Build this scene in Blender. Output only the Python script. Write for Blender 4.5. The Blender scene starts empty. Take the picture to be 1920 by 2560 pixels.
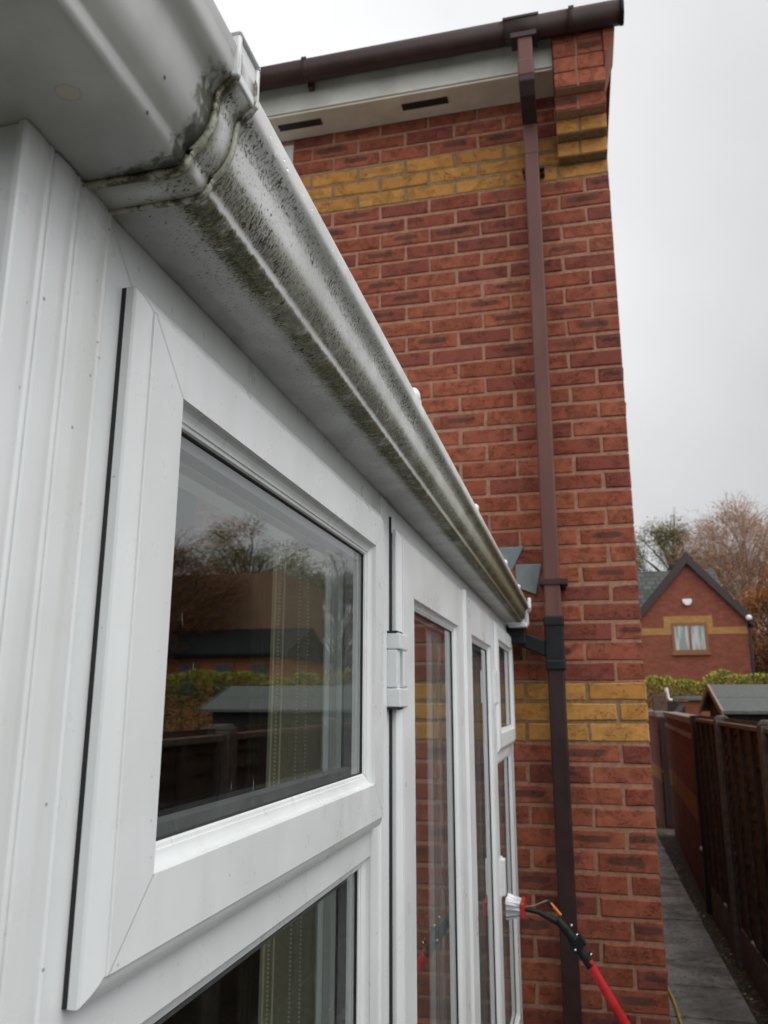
import bpy, bmesh, math, random
from mathutils import Vector, Matrix
R = math.radians
sc = bpy.context.scene
col = sc.collection
random.seed(7)

# ------------------------------------------------------------------ camera
cam_d = bpy.data.cameras.new('camera')
cam = bpy.data.objects.new('camera', cam_d); col.objects.link(cam); sc.camera = cam
cam_d.sensor_fit = 'VERTICAL'; cam_d.sensor_height = 36; cam_d.sensor_width = 27
cam_d.lens = 1997.6 / 2560 * 36
cam_d.clip_start = .02; cam_d.clip_end = 400
cam.location = (0, 0, 0)
cam.rotation_euler = (R(90 + 13.338), R(-0.06), R(13.470))
cam_d.dof.use_dof = True; cam_d.dof.focus_distance = .78; cam_d.dof.aperture_fstop = 13

# ------------------------------------------------------------------ light
SUN_EL, SUN_AZ = 56, 112          # azimuth clockwise from +Y
w = bpy.data.worlds.new('World'); sc.world = w; w.use_nodes = True
wt = w.node_tree; wt.nodes.clear()
def wn(t): return wt.nodes.new(t)
sky = wn('ShaderNodeTexSky'); sky.sky_type = 'NISHITA'; sky.sun_disc = False
sky.sun_elevation = R(SUN_EL); sky.sun_rotation = R(SUN_AZ)
hs = wn('ShaderNodeHueSaturation'); hs.inputs['Saturation'].default_value = .15
tc = wn('ShaderNodeTexCoord'); sx = wn('ShaderNodeSeparateXYZ')
mr = wn('ShaderNodeMapRange'); mr.inputs[1].default_value = -.05; mr.inputs[2].default_value = .75
mr.inputs[3].default_value = 6.8; mr.inputs[4].default_value = 8.3
nz = wn('ShaderNodeTexNoise'); nz.inputs['Scale'].default_value = 1.7; nz.inputs['Detail'].default_value = 5
mr2 = wn('ShaderNodeMapRange'); mr2.inputs[1].default_value = .3; mr2.inputs[2].default_value = .7
mr2.inputs[3].default_value = .86; mr2.inputs[4].default_value = 1.11
dp_ = wn('ShaderNodeVectorMath'); dp_.operation = 'DOT_PRODUCT'; dp_.inputs[1].default_value = (-.80, .35, .35)
mr3 = wn('ShaderNodeMapRange'); mr3.interpolation_type = 'SMOOTHSTEP'; mr3.inputs[1].default_value = .1; mr3.inputs[2].default_value = .8; mr3.inputs[3].default_value = 1.0; mr3.inputs[4].default_value = 1.7
mq = wn('ShaderNodeMath'); mq.operation = 'MULTIPLY'
dp2 = wn('ShaderNodeVectorMath'); dp2.operation = 'DOT_PRODUCT'; dp2.inputs[1].default_value = (.62, -.50, .60)     # thinner cloud where the sun stands
mr4 = wn('ShaderNodeMapRange'); mr4.interpolation_type = 'SMOOTHSTEP'; mr4.inputs[1].default_value = .15; mr4.inputs[2].default_value = .95; mr4.inputs[3].default_value = 1.0; mr4.inputs[4].default_value = 2.7
mq2 = wn('ShaderNodeMath'); mq2.operation = 'MULTIPLY'
mm = wn('ShaderNodeMath'); mm.operation = 'MULTIPLY'
tint = wn('ShaderNodeMix'); tint.data_type = 'RGBA'; tint.blend_type = 'MULTIPLY'; tint.inputs[0].default_value = 1
tint.inputs[7].default_value = (.985, 1.0, 1.02, 1)
mx = wn('ShaderNodeMix'); mx.data_type = 'RGBA'; mx.inputs[0].default_value = .9
bg = wn('ShaderNodeBackground'); bg.inputs['Strength'].default_value = .1
wo = wn('ShaderNodeOutputWorld')
l = wt.links.new
l(sky.outputs[0], hs.inputs['Color']); l(tc.outputs['Generated'], sx.inputs[0]); l(tc.outputs['Generated'], nz.inputs['Vector'])
l(sx.outputs['Z'], mr.inputs[0]); l(nz.outputs[0], mr2.inputs[0]); l(tc.outputs['Generated'], dp_.inputs[0]); l(dp_.outputs['Value'], mr3.inputs[0]); l(mr.outputs[0], mq.inputs[0]); l(mr3.outputs[0], mq.inputs[1]); l(tc.outputs['Generated'], dp2.inputs[0]); l(dp2.outputs['Value'], mr4.inputs[0]); l(mq.outputs[0], mq2.inputs[0]); l(mr4.outputs[0], mq2.inputs[1]); l(mq2.outputs[0], mm.inputs[0]); l(mr2.outputs[0], mm.inputs[1])
l(mm.outputs[0], tint.inputs[6]); l(hs.outputs[0], mx.inputs[6]); l(tint.outputs[2], mx.inputs[7])
l(mx.outputs[2], bg.inputs['Color']); l(bg.outputs[0], wo.inputs[0])
sun_d = bpy.data.lights.new('sun', 'SUN'); sun_d.energy = 1.5; sun_d.angle = R(50); sun_d.color = (1, .97, .93)
sun = bpy.data.objects.new('sun', sun_d); col.objects.link(sun)
sd = Vector((math.sin(R(SUN_AZ)) * math.cos(R(SUN_EL)), math.cos(R(SUN_AZ)) * math.cos(R(SUN_EL)), math.sin(R(SUN_EL))))
sun.rotation_euler = sd.to_track_quat('Z', 'Y').to_euler(); sun.location = (6, 2, 9)
vs = sc.view_settings
vs.view_transform = 'Standard'; vs.look = 'None'; vs.gamma = 1; vs.use_curve_mapping = False; vs.exposure = -.25

# ------------------------------------------------------------------ mesh helpers
class MB:
    def __init__(s): s.v = []; s.f = []; s.uv = {}; s.mi = {}; s.rn = {}
    def add(s, vs_, fs, mi=0, rnd=None, uvs=None):
        o = len(s.v); s.v += [tuple(p) for p in vs_]
        for k, f in enumerate(fs):
            i = len(s.f); s.f.append([o + q for q in f])
            if mi: s.mi[i] = mi
            if rnd is not None: s.rn[i] = rnd
            if uvs: s.uv[i] = uvs[k]
    def box(s, x0, x1, y0, y1, z0, z1, M=None, **k):
        p = [(x, y, z) for x in (x0, x1) for y in (y0, y1) for z in (z0, z1)]
        if M: p = [M @ Vector(q) for q in p]
        s.add(p, [(0, 1, 3, 2), (4, 6, 7, 5), (0, 4, 5, 1), (2, 3, 7, 6), (0, 2, 6, 4), (1, 5, 7, 3)], **k)
    def prism(s, pts, axis, a0, a1, caps=True, closed=True, uv=False, v0=0, **k):
        # pts 2D in the two other axes (order x,y,z minus axis)
        n = len(pts)
        def p3(q, a):
            r = [q[0], q[1]]; r.insert('xyz'.index(axis), a); return r
        vv = [p3(q, a0) for q in pts] + [p3(q, a1) for q in pts]
        m = n if closed else n - 1
        fs = [(i, (i + 1) % n, n + (i + 1) % n, n + i) for i in range(m)]
        us = None
        if uv:
            L = [v0]
            for i in range(1, n + 1): L.append(L[-1] + math.dist(pts[i - 1], pts[i % n]))
            us = [((a0, L[i]), (a0, L[i + 1]), (a1, L[i + 1]), (a1, L[i])) for i in range(m)]
        if caps and closed:
            fs += [tuple(range(n)), tuple(range(2 * n - 1, n - 1, -1))]
            if us: us += [[(a0, 0)] * n, [(a1, 0)] * n]
        s.add(vv, fs, uvs=us, **k)
    def tube(s, pts, rad, n=8, caps=True, **k):
        pts = [Vector(p) for p in pts]; rings = []
        if not hasattr(rad, '__len__'): rad = [rad] * len(pts)
        up = None
        for i, p in enumerate(pts):
            d = (pts[min(i + 1, len(pts) - 1)] - pts[max(i - 1, 0)]).normalized()
            a = (up if up else (Vector((0, 0, 1)) if abs(d.z) < .9 else Vector((1, 0, 0))))
            a = (a - d * a.dot(d)).normalized(); up = a; b = d.cross(a)
            rings.append([p + (a * math.cos(t) + b * math.sin(t)) * rad[i] for t in [2 * math.pi * j / n for j in range(n)]])
        vv = [q for r in rings for q in r]; fs = []
        for i in range(len(pts) - 1):
            for j in range(n): fs.append((i * n + j, i * n + (j + 1) % n, (i + 1) * n + (j + 1) % n, (i + 1) * n + j))
        if caps: fs += [tuple(range(n - 1, -1, -1)), tuple(range((len(pts) - 1) * n, len(pts) * n))]
        s.add(vv, fs, **k)
    def ball(s, c, r, n=8, m=6, **k):
        c = Vector(c); rr = r if hasattr(r, '__len__') else (r, r, r); vv = [c + Vector((0, 0, rr[2]))]
        for i in range(1, m):
            for j in range(n):
                a, b = math.pi * i / m, 2 * math.pi * j / n
                vv.append(c + Vector((rr[0] * math.sin(a) * math.cos(b), rr[1] * math.sin(a) * math.sin(b), rr[2] * math.cos(a))))
        vv.append(c - Vector((0, 0, rr[2]))); fs = [(0, 1 + j, 1 + (j + 1) % n) for j in range(n)]
        for i in range(m - 2):
            for j in range(n):
                a = 1 + i * n; fs.append((a + j, a + n + j, a + n + (j + 1) % n, a + (j + 1) % n))
        a = 1 + (m - 2) * n
        fs += [(a + j, len(vv) - 1, a + (j + 1) % n) for j in range(n)]
        s.add(vv, fs, **k)
    def build(s, name, mats, parent=None, bevel=0, seg=2, smooth=None, recalc=True, solid=0, label=None, **props):
        me = bpy.data.meshes.new(name)
        me.from_pydata([tuple(p) for p in s.v], [], s.f); me.update()
        if s.rn:
            at = me.attributes.new('rnd', 'FLOAT', 'FACE')
            for i, v_ in s.rn.items(): at.data[i].value = v_
        if s.uv:
            ul = me.uv_layers.new(name='UVMap')
            for i, p in enumerate(me.polygons):
                if i in s.uv:
                    for q, li in enumerate(p.loop_indices): ul.data[li].uv = s.uv[i][q]
        if s.mi:
            for i, v_ in s.mi.items(): me.polygons[i].material_index = v_
        if recalc:
            bm = bmesh.new(); bm.from_mesh(me); bmesh.ops.recalc_face_normals(bm, faces=bm.faces); bm.to_mesh(me); bm.free()
        for m in (mats if isinstance(mats, (list, tuple)) else [mats]): me.materials.append(m)
        if smooth is not None:
            me.polygons.foreach_set('use_smooth', [True] * len(me.polygons)); me.set_sharp_from_angle(angle=R(smooth))
        o = bpy.data.objects.new(name, me); col.objects.link(o)
        if parent: o.parent = parent
        if solid:
            sm = o.modifiers.new('solid', 'SOLIDIFY'); sm.thickness = abs(solid); sm.offset = -1 if solid > 0 else 1
        if bevel:
            b = o.modifiers.new('bevel', 'BEVEL'); b.width = bevel; b.segments = seg; b.limit_method = 'ANGLE'; b.angle_limit = R(40)
            b.harden_normals = False
        if label: o['label'] = label
        for k_, v_ in props.items(): o[k_] = v_
        return o
def thing(name, label, cat, loc=(0, 0, 0), group=None):
    o = bpy.data.objects.new(name, None); col.objects.link(o); o.location = (0, 0, 0); o.empty_display_size = .1
    o['label'] = label; o['category'] = cat
    if group: o['group'] = group
    return o
def part_empty(name, parent):
    o = bpy.data.objects.new(name, None); col.objects.link(o); o.parent = parent; return o

def catmull(pts, n=5):
    out = []
    for i in range(len(pts) - 1):
        p0, p1, p2, p3 = (Vector(pts[max(i - 1, 0)]), Vector(pts[i]), Vector(pts[i + 1]), Vector(pts[min(i + 2, len(pts) - 1)]))
        for k in range(n):
            t = k / n
            out.append(tuple(.5 * ((2 * p1) + (p2 - p0) * t + (2 * p0 - 5 * p1 + 4 * p2 - p3) * t * t + (3 * p1 - p0 - 3 * p2 + p3) * t ** 3)))
    return out + [tuple(pts[-1])]

# ------------------------------------------------------------------ material helpers
class Mat:
    def __init__(s, name, rough=.5, base=(.5, .5, .5), spec=.5, metal=0):
        s.m = bpy.data.materials.new(name); s.m.use_nodes = True; s.t = s.m.node_tree
        s.b = s.t.nodes['Principled BSDF']; s.b.inputs['Roughness'].default_value = rough
        s.b.inputs['Base Color'].default_value = (*base, 1); s.b.inputs['Specular IOR Level'].default_value = spec
        s.b.inputs['Metallic'].default_value = metal
        s._tc = None
    def nd(s, t, ins=None, **props):
        n = s.t.nodes.new(t)
        for k, v in props.items(): setattr(n, k, v)
        for k, v in (ins or {}).items(): s.set(n.inputs[k], v)
        return n
    def set(s, sock, v):
        if isinstance(v, bpy.types.NodeSocket): s.t.links.new(v, sock)
        elif isinstance(v, (tuple, list)) and len(v) == 3 and sock.type == 'RGBA': sock.default_value = (*v, 1)
        else: sock.default_value = v
    def obj(s):
        if not s._tc: s._tc = s.nd('ShaderNodeTexCoord')
        return s._tc.outputs['Object']
    def uv(s):
        if not s._tc: s._tc = s.nd('ShaderNodeTexCoord')
        return s._tc.outputs['UV']
    def rnd(s): return s.nd('ShaderNodeAttribute', attribute_name='rnd').outputs['Fac']
    def math(s, op, a, b=0, c=0, clamp=False):
        n = s.nd('ShaderNodeMath', operation=op, use_clamp=clamp); s.set(n.inputs[0], a); s.set(n.inputs[1], b)
        if op in ('MULTIPLY_ADD', 'COMPARE', 'SMOOTH_MIN'): s.set(n.inputs[2], c)
        return n.outputs[0]
    def mul(s, a, b): return s.math('MULTIPLY', a, b)
    def ad(s, a, b): return s.math('ADD', a, b)
    def map(s, v, a, b, c=0, d=1, smooth=True):
        n = s.nd('ShaderNodeMapRange', interpolation_type='SMOOTHSTEP' if smooth else 'LINEAR')
        for i, q in enumerate((v, a, b, c, d)): s.set(n.inputs[i], q)
        return n.outputs[0]
    def noise(s, scale, detail=4, rough=.55, vec=None, dist=0, stretch=None, loc=None):
        vec = vec or s.obj()
        if stretch or loc:
            mp = s.nd('ShaderNodeMapping'); s.set(mp.inputs['Vector'], vec)
            if stretch: mp.inputs['Scale'].default_value = stretch
            if loc: mp.inputs['Location'].default_value = loc
            vec = mp.outputs[0]
        n = s.nd('ShaderNodeTexNoise', {'Vector': vec, 'Scale': scale, 'Detail': detail, 'Roughness': rough, 'Distortion': dist})
        return n.outputs[0]
    def voro(s, scale, vec=None, feature='F1', out='Distance', rand=1, stretch=None):
        vec = vec or s.obj()
        if stretch:
            mp = s.nd('ShaderNodeMapping'); s.set(mp.inputs['Vector'], vec); mp.inputs['Scale'].default_value = stretch; vec = mp.outputs[0]
        n = s.nd('ShaderNodeTexVoronoi', {'Vector': vec, 'Scale': scale, 'Randomness': rand}, feature=feature)
        return n.outputs[out]
    def mix(s, f, a, b, mode='MIX'):
        n = s.nd('ShaderNodeMix', data_type='RGBA', blend_type=mode); s.set(n.inputs[0], f); s.set(n.inputs[6], a); s.set(n.inputs[7], b)
        return n.outputs[2]
    def xyz(s, v=None):
        n = s.nd('ShaderNodeSeparateXYZ'); s.set(n.inputs[0], v or s.obj()); return n.outputs
    def comb(s, x, y, z=0):
        n = s.nd('ShaderNodeCombineXYZ')
        for i, q in enumerate((x, y, z)): s.set(n.inputs[i], q)
        return n.outputs[0]
    def color(s, c): s.set(s.b.inputs['Base Color'], c)
    def rough(s, c): s.set(s.b.inputs['Roughness'], c)
    def bump(s, h, strength=.5, dist=.002):
        n = s.nd('ShaderNodeBump', {'Height': h, 'Strength': strength, 'Distance': dist})
        s.t.links.new(n.outputs[0], s.b.inputs['Normal'])

def plain(name, base, rough=.5, var=.15, scale=30, spec=.5, metal=0, bump=0, stretch=None):
    m = Mat(name, rough, base, spec, metal)
    n = m.noise(scale, 5, .6, stretch=stretch)
    m.color(m.mix(m.map(n, .3, .7), tuple(c * (1 - var) for c in base), tuple(min(1, c * (1 + var)) for c in base)))
    m.rough(m.map(n, .2, .8, max(.02, rough - .08), min(1, rough + .1)))
    if bump: m.bump(n, bump, .003)
    return m.m

PVC = (.74, .755, .75)
def pvc_mat(name, drops=True, speck=.5, streaks=False, dn=.94):
    m = Mat(name, .34, PVC, .5)
    n1 = m.noise(9, 3, .5); n2 = m.noise(420, 2, .5, stretch=(1, 1, .6)); n3 = m.noise(28, 3, .6)
    c = m.mix(m.map(n1, .3, .7), (.685, .706, .702), (.745, .768, .766))
    if streaks:
        n4 = m.noise(60, 3, .5, stretch=(1, 1, .03)); c = m.mix(m.mul(m.map(n4, .48, .7), .35), c, (.57, .565, .52))
        # rain wash lines: pale tongues left clean at the top of the post
    sp = m.mul(m.map(n2, .77, .80), m.map(n3, .5, .65))
    v = m.voro(75, out='Distance'); vc = m.voro(75, out='Color'); vs_ = m.xyz(vc)
    dot = m.mul(m.map(v, .10, .05), m.map(vs_[0], .93, .95))
    nn = m.xyz(m.nd('ShaderNodeNewGeometry').outputs['Normal'])
    dust = m.mul(m.map(nn[2], .25, .8), m.mul(m.map(m.noise(520, 3, .6), .60, .68), m.map(n3, .46, .6)))
    wash = m.mul(m.map(m.noise(30, 2, .5, stretch=(1, 1, .04)), .48, .8), .22 if drops else 0)
    c = m.mix(wash, c, (.50, .49, .44))
    c = m.mix(m.math('MULTIPLY', m.math('MAXIMUM', m.math('MAXIMUM', sp, dot), dust), speck), c, (.07, .065, .055))
    m.color(c)
    m.rough(m.map(n3, .3, .7, .26, .42))
    if drops:
        d = m.voro(46, stretch=(1, 1, .55)); dc = m.xyz(m.voro(46, out='Color', stretch=(1, 1, .55)))
        h = m.mul(m.map(d, .15, .03), m.map(dc[1], dn, dn + .01))
        m.bump(m.ad(h, m.mul(m.noise(60, 2, .5), .03)), .28, .0012)
    return m.m

def gutter_mat(name, dirt=1.0, corner=False, union=False, uc=.362, wid=1.0):
    # u = metres along the trough, v = metres round its profile from the wall edge
    m = Mat(name, .38, PVC, .5)
    u = m.xyz(m.uv()); U, V = u[0], u[1]
    vec = m.comb(U, m.mul(V, .55), 0)
    vecS = m.comb(m.mul(m.ad(U, m.mul(V, .35)), 1.6), m.mul(V, .5), 0)
    base = m.mix(m.map(m.noise(14, 4, .6), .3, .7), (.52, .525, .50), (.69, .695, .675))
    fine = m.noise(560, 2, .6, vec=vec, dist=.3); streak = m.noise(400, 4, .65, vec=vecS, dist=.6)
    blot = m.noise(34, 5, .65, vec=m.comb(U, V, 0)); blot2 = m.noise(9, 3, .6, vec=m.comb(U, V, 3.3))
    def band(a, b, c, d): return m.mul(m.map(V, a, b), m.map(V, d, c))
    if corner:
        dens = m.map(m.math('ABSOLUTE', m.math('SUBTRACT', U, uc)), .02 * wid, .0)
        prof = m.mul(m.map(V, -.01, .055, .35, 1), m.map(V, .14, .10, .35, 1))
        nn = m.math('SUBTRACT', m.mix(.5, m.noise(240, 4, .6, vec=vec, dist=.5), m.noise(70, 4, .6, vec=m.comb(U, V, 0))), .5)
        rim = m.map(m.ad(m.mul(dens, prof), m.mul(nn, 2.6)), .42 if wid < 2 else .12, .95 if wid < 2 else .75)
        c = m.mix(m.mul(rim, .82), base, m.mix(m.map(blot, .4, .6), (.050, .046, .016), (.125, .108, .036)))
        c = m.mix(m.mul(m.map(U, uc - .0035, uc - .001), (.7 if wid < 2 else 0)), c, (.03, .028, .015))
        v = m.voro(120, vec=m.comb(U, V, 0)); vc = m.xyz(m.voro(120, vec=m.comb(U, V, 0), out='Color'))
        dot = m.mul(m.map(v, .16, .1), m.map(vc[0], .93, .95))
        c = m.mix(m.mul(rim, .85), base, m.mix(m.map(blot, .4, .6), (.035, .033, .014), (.075, .068, .024))); c = m.mix(m.mul(dot, .85), c, (.03, .025, .02))
        # dried droppings ring on the underside
        o = m.xyz()
        dx = m.mul(m.math('SUBTRACT', o[0], -.2345), 150); dy = m.mul(m.math('SUBTRACT', o[1], .2955), 175)
        rr = m.ad(m.math('SQRT', m.ad(m.mul(dx, dx), m.mul(dy, dy))), m.mul(m.math('SUBTRACT', m.noise(160, 3), .5), .7))
        c = m.mix(m.mul(m.map(rr, 1.02, .93), .8), c, (.66, .62, .46))
        c = m.mix(m.mul(m.map(rr, .8, 1.0), m.mul(m.map(rr, 1.08, 1.0), .4)), c, (.2, .19, .15))
        m.color(c)
    else:
        far = m.map(U, .7, 2.3); near = m.map(U, .75, .45)
        V = m.ad(V, m.mul(m.math('SUBTRACT', m.noise(120, 4, .65, vec=m.comb(U, V, 5)), .5), .0075))
        a = band(.036, .052, .0645, .0672)                      # mossy strip under the nose
        b = band(.0680, .0730, .084, .095)
        d = m.ad(m.mul(band(.104, .111, .121, .129), .85), m.mul(band(.088, .095, .106, .112), .42))
        e = band(.0, .03, .045, .06)
        dens = m.ad(m.ad(m.mul(a, .72), m.mul(b, .85)), m.ad(m.mul(d, .92), m.mul(e, .38)))
        dens = m.mul(dens, m.map(blot2, .25, .7, .7, 1.2))
        dens = m.ad(dens, m.mul(m.mul(far, .35), m.map(V, .03, .06)))
        if union: dens = m.ad(m.mul(dens, .75), .10)
        thr = m.map(dens, 0, 1.3, .71, .455, smooth=False)
        mk = m.map(m.math('SUBTRACT', streak, thr), -.004, .03)
        mk2 = m.map(m.math('SUBTRACT', fine, m.map(dens, 0, 1.3, .695, .52, smooth=False)), 0, .025)
        mk3 = m.map(m.math('SUBTRACT', m.noise(190, 3, .6, vec=vec, dist=.5), m.map(dens, 0, 1.3, .72, .60, smooth=False)), 0, .02)
        black = m.math('MAXIMUM', m.math('MAXIMUM', mk, mk2), mk3)
        mossn = m.map(m.noise(75, 5, .7, vec=vec), .30, .48)
        moss = m.mul(m.math('MAXIMUM', m.mul(a, m.map(blot2, .3, .55, .75, 1.0)), m.mul(b, .6)), mossn)
        moss = m.math('MAXIMUM', moss, m.mul(m.mul(far, .85), m.mul(m.map(V, .045, .060), m.map(V, .140, .125))))
        if union:
            er = m.mul(m.math('MAXIMUM', m.map(U, .376, .3635), m.map(U, .379, .388)), m.map(V, .01, .055, .25, 1))
            moss = m.math('MAXIMUM', m.mul(moss, .5), m.mul(er, m.map(m.noise(90, 5, .7, vec=m.comb(U, V, 0)), .27, .42)))
        base = m.mix(m.mul(m.mul(far, .62), m.mul(m.map(V, .050, .066), m.map(V, .138, .124))), base, (.36, .335, .19))
        c = m.mix(m.mul(moss, .86), base, m.mix(m.map(m.noise(160, 3, vec=vec), .35, .65), (.070, .064, .017), (.19, .17, .058)))
        c = m.mix(m.mul(black, m.map(m.noise(50, 3, vec=m.comb(U, V, 7)), .3, .6, .6, .95)), c, m.mix(m.map(blot, .35, .6), (.035, .031, .016), (.085, .074, .026)))
        m.color(c)
        m.rough(m.ad(.38, m.mul(black, .4)))
        h = m.voro(90, vec=m.comb(U, m.mul(V, .7), 0)); hc = m.xyz(m.voro(90, vec=m.comb(U, m.mul(V, .7), 0), out='Color'))
        m.bump(m.ad(m.mul(m.mul(m.map(h, .25, 0), m.map(hc[0], .86, .88)), m.map(V, .09, .1)), m.mul(black, .12)), .5, .002)
    return m.m

# --- brick
def brick_mat(name, cols, flash, flash_amt, crease, spec=.25):
    m = Mat(name, .82, (.3, .1, .07), spec)
    r = m.rnd(); u = m.xyz(m.uv())
    r2 = m.math('FRACT', m.mul(r, 7.31)); r3 = m.math('FRACT', m.mul(r, 23.7))
    n = m.noise(38, 5, .65); nf = m.noise(240, 3, .6)
    c = m.mix(r, cols[0], cols[1]); c = m.mix(m.map(r2, .55, .9), c, cols[2])
    c = m.mix(m.map(n, .35, .7, 0, .7), c, tuple(q * (.62 if crease > .7 else .8) for q in cols[0]))
    c = m.mix(m.map(m.noise(1.3, 4, .6), .4, .68, 0, .30), c, tuple(q * .6 for q in cols[2]))
    c = m.mix(m.map(nf, .45, .75, 0, .3), c, tuple(min(1, q * 1.45) for q in cols[1]))
    du = m.mul(m.math('SUBTRACT', u[0], m.ad(.42, m.mul(r2, .16))), 2.75); dv = m.mul(m.math('SUBTRACT', u[1], m.ad(.42, m.mul(r3, .16))), 3.6)
    d2, e2 = m.mul(du, du), m.mul(dv, dv)
    q = m.ad(m.math('POWER', m.ad(m.mul(d2, d2), m.mul(e2, e2)), .25), m.mul(m.math('SUBTRACT', m.noise(34, 4, .65), .5), .55))
    q = m.mul(q, m.map(r2, 0, 1, .82, 1.35, smooth=False))
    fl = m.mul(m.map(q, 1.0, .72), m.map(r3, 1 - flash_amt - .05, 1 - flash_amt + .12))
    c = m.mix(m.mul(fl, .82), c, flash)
    cr = m.noise(30, 3, .5, stretch=(1, 1, 4.2), dist=1.6)
    crm = m.mul(m.map(m.math('ABSOLUTE', m.math('SUBTRACT', cr, .5)), .03, .0), m.map(m.noise(14, 2), .46, .58))
    c = m.mix(m.mul(crm, crease), c, tuple(q * .28 for q in cols[0]))
    m.color(c)
    m.bump(m.ad(m.ad(m.mul(n, .8), m.mul(nf, .35)), m.mul(crm, -.9)), .8, .0042)
    return m.m
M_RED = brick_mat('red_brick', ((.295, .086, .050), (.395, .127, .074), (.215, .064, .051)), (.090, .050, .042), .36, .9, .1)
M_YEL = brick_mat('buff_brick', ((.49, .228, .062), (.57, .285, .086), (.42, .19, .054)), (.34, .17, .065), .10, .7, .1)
def mortar(name, a, b):
    m = Mat(name, .95, a, .1); n = m.noise(60, 5, .7); m.color(m.mix(m.map(n, .3, .7), a, b)); m.bump(n, .6, .003); return m.m
M_MORT = mortar('mortar', (.28, .15, .098), (.41, .238, .16))
M_MORTD = mortar('grey_mortar', (.17, .12, .07), (.30, .215, .125))

def far_brick(name, c1, c2, mort, scale=1.0, ax='x'):
    m = Mat(name, .85, c1, .2); o = m.xyz()
    vec = m.comb(o[0] if ax == 'x' else o[1], o[2], 0)
    b = m.nd('ShaderNodeTexBrick', {'Vector': vec, 'Color1': c1, 'Color2': c2, 'Mortar': mort, 'Scale': 1.0, 'Mortar Size': .006 * scale, 'Brick Width': .235 * scale, 'Row Height': .0785 * scale, 'Bias': 0.0})
    c = m.mix(m.map(m.noise(6, 4), .3, .7, 0, .35), b.outputs[0], tuple(q * .6 for q in c1)); m.color(c); m.bump(b.outputs['Fac'], -.3, .004)
    return m.m
M_FRED = far_brick('red_brickwork', (.22, .066, .042), (.29, .088, .055), (.25, .12, .08))
M_FREDY = far_brick('red_brickwork_shaded', (.13, .042, .028), (.18, .058, .037), (.15, .08, .055), ax='y')  # darker copy of the red brick, side passage shade put into the colour
M_FYEL = far_brick('buff_brickwork', (.42, .21, .07), (.50, .27, .09), (.3, .17, .08))
M_FYELY = far_brick('buff_brickwork_shaded', (.24, .12, .04), (.30, .155, .05), (.2, .11, .05), ax='y')  # buff brick darkened the same way, shade painted in

M_PVC = pvc_mat('white_upvc', dn=.983); M_PVC2 = plain('white_upvc_clean', (.722, .744, .742), .32, .025, 9); M_PVCP = pvc_mat('white_upvc_post', True, .7, True, .96)
M_GUT = gutter_mat('mossy_upvc'); M_CORN = gutter_mat('upvc_corner', corner=True, wid=1.5); M_UNI = gutter_mat('mossy_union', 1.0, union=True)
m = Mat('mossy_rib', .6, PVC); m.color(m.mix(m.map(m.mix(.5, m.noise(150, 5, .65), m.noise(45, 3, .6)), .43, .55), (.050, .045, .016), (.46, .45, .36))); m.bump(m.noise(260, 3), .5, .002); M_RIB = m.m
M_RUB = plain('black_rubber', (.012, .013, .013), .55, .3)
M_SPACER = plain('spacer_aluminium', (.17, .175, .18), .45, .12, 60)
M_BROWNG = plain('brown_gutter_plastic', (.046, .024, .021), .45, .2, 12, spec=.3)
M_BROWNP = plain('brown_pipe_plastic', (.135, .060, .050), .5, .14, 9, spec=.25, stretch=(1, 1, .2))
M_BROWND = plain('dark_brown_fitting', (.040, .024, .022), .5, .25, 12, spec=.3)
M_BLACKP = plain('black_plastic', (.013, .014, .015), .5, .25, 14, spec=.25)
M_LEAD = plain('lead_sheet', (.17, .20, .205), .5, .16, 14)
M_FASC = plain('painted_fascia', (.56, .56, .50), .5, .14, 5)
M_SOFF = plain('painted_soffit', (.60, .55, .45), .6, .1, 7)
M_DARKVOID = plain('dark_interior', (.016, .013, .011), .9, .3)
M_WOOD = plain('dark_stained_wood', (.030, .021, .015), .75, .5, 22, bump=.4, stretch=(1, 1, .15))
M_WOODH = plain('dark_fence_boards', (.045, .030, .019), .8, .55, 26, bump=.5, stretch=(1, .12, 1))
M_WOODP = plain('weathered_wood', (.12, .085, .06), .8, .4, 18, bump=.4)
M_CONC = plain('concrete_post', (.11, .10, .085), .9, .35, 20, bump=.4)
M_COPE = plain('stone_coping', (.22, .19, .17), .85, .3, 14, bump=.3)
M_FELT = plain('roofing_felt', (.100, .113, .106), .9, .2, 40, bump=.3)
M_BARGE = plain('dark_brown_bargeboard', (.035, .022, .02), .55, .25)
M_TRIM = plain('pale_timber_trim', (.26, .20, .16), .7, .2, 30)
M_WHITE = plain('white_plastic', (.78, .79, .8), .35, .05)
M_BLIND = plain('blind_fabric', (.72, .71, .63), .85, .08, 120)
M_BLIND2 = plain('olive_blind_fabric', (.42, .39, .29), .85, .1, 120)
M_CHAIN = plain('bead_chain', (.85, .78, .58), .4, .1)
M_POLE = plain('red_pole', (.52, .025, .028), .28, .12, 16)
M_ORANGE = plain('orange_hose', (.75, .17, .03), .4, .1)
M_REDST = plain('red_brush_stock', (.45, .03, .02), .35, .1)
M_STEEL = plain('bright_steel', (.7, .7, .7), .25, .05, metal=1)
M_HOSE = plain('yellow_hose', (.60, .44, .07), .45, .15)
m = Mat('white_bristles', .6, (.72, .73, .74)); n = m.noise(90, 3, .6, stretch=(.08, 1, 1)); m.color(m.mix(m.map(n, .38, .6), (.38, .39, .41), (.82, .83, .84))); m.bump(n, 1, .004); M_BRIS = m.m
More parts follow.
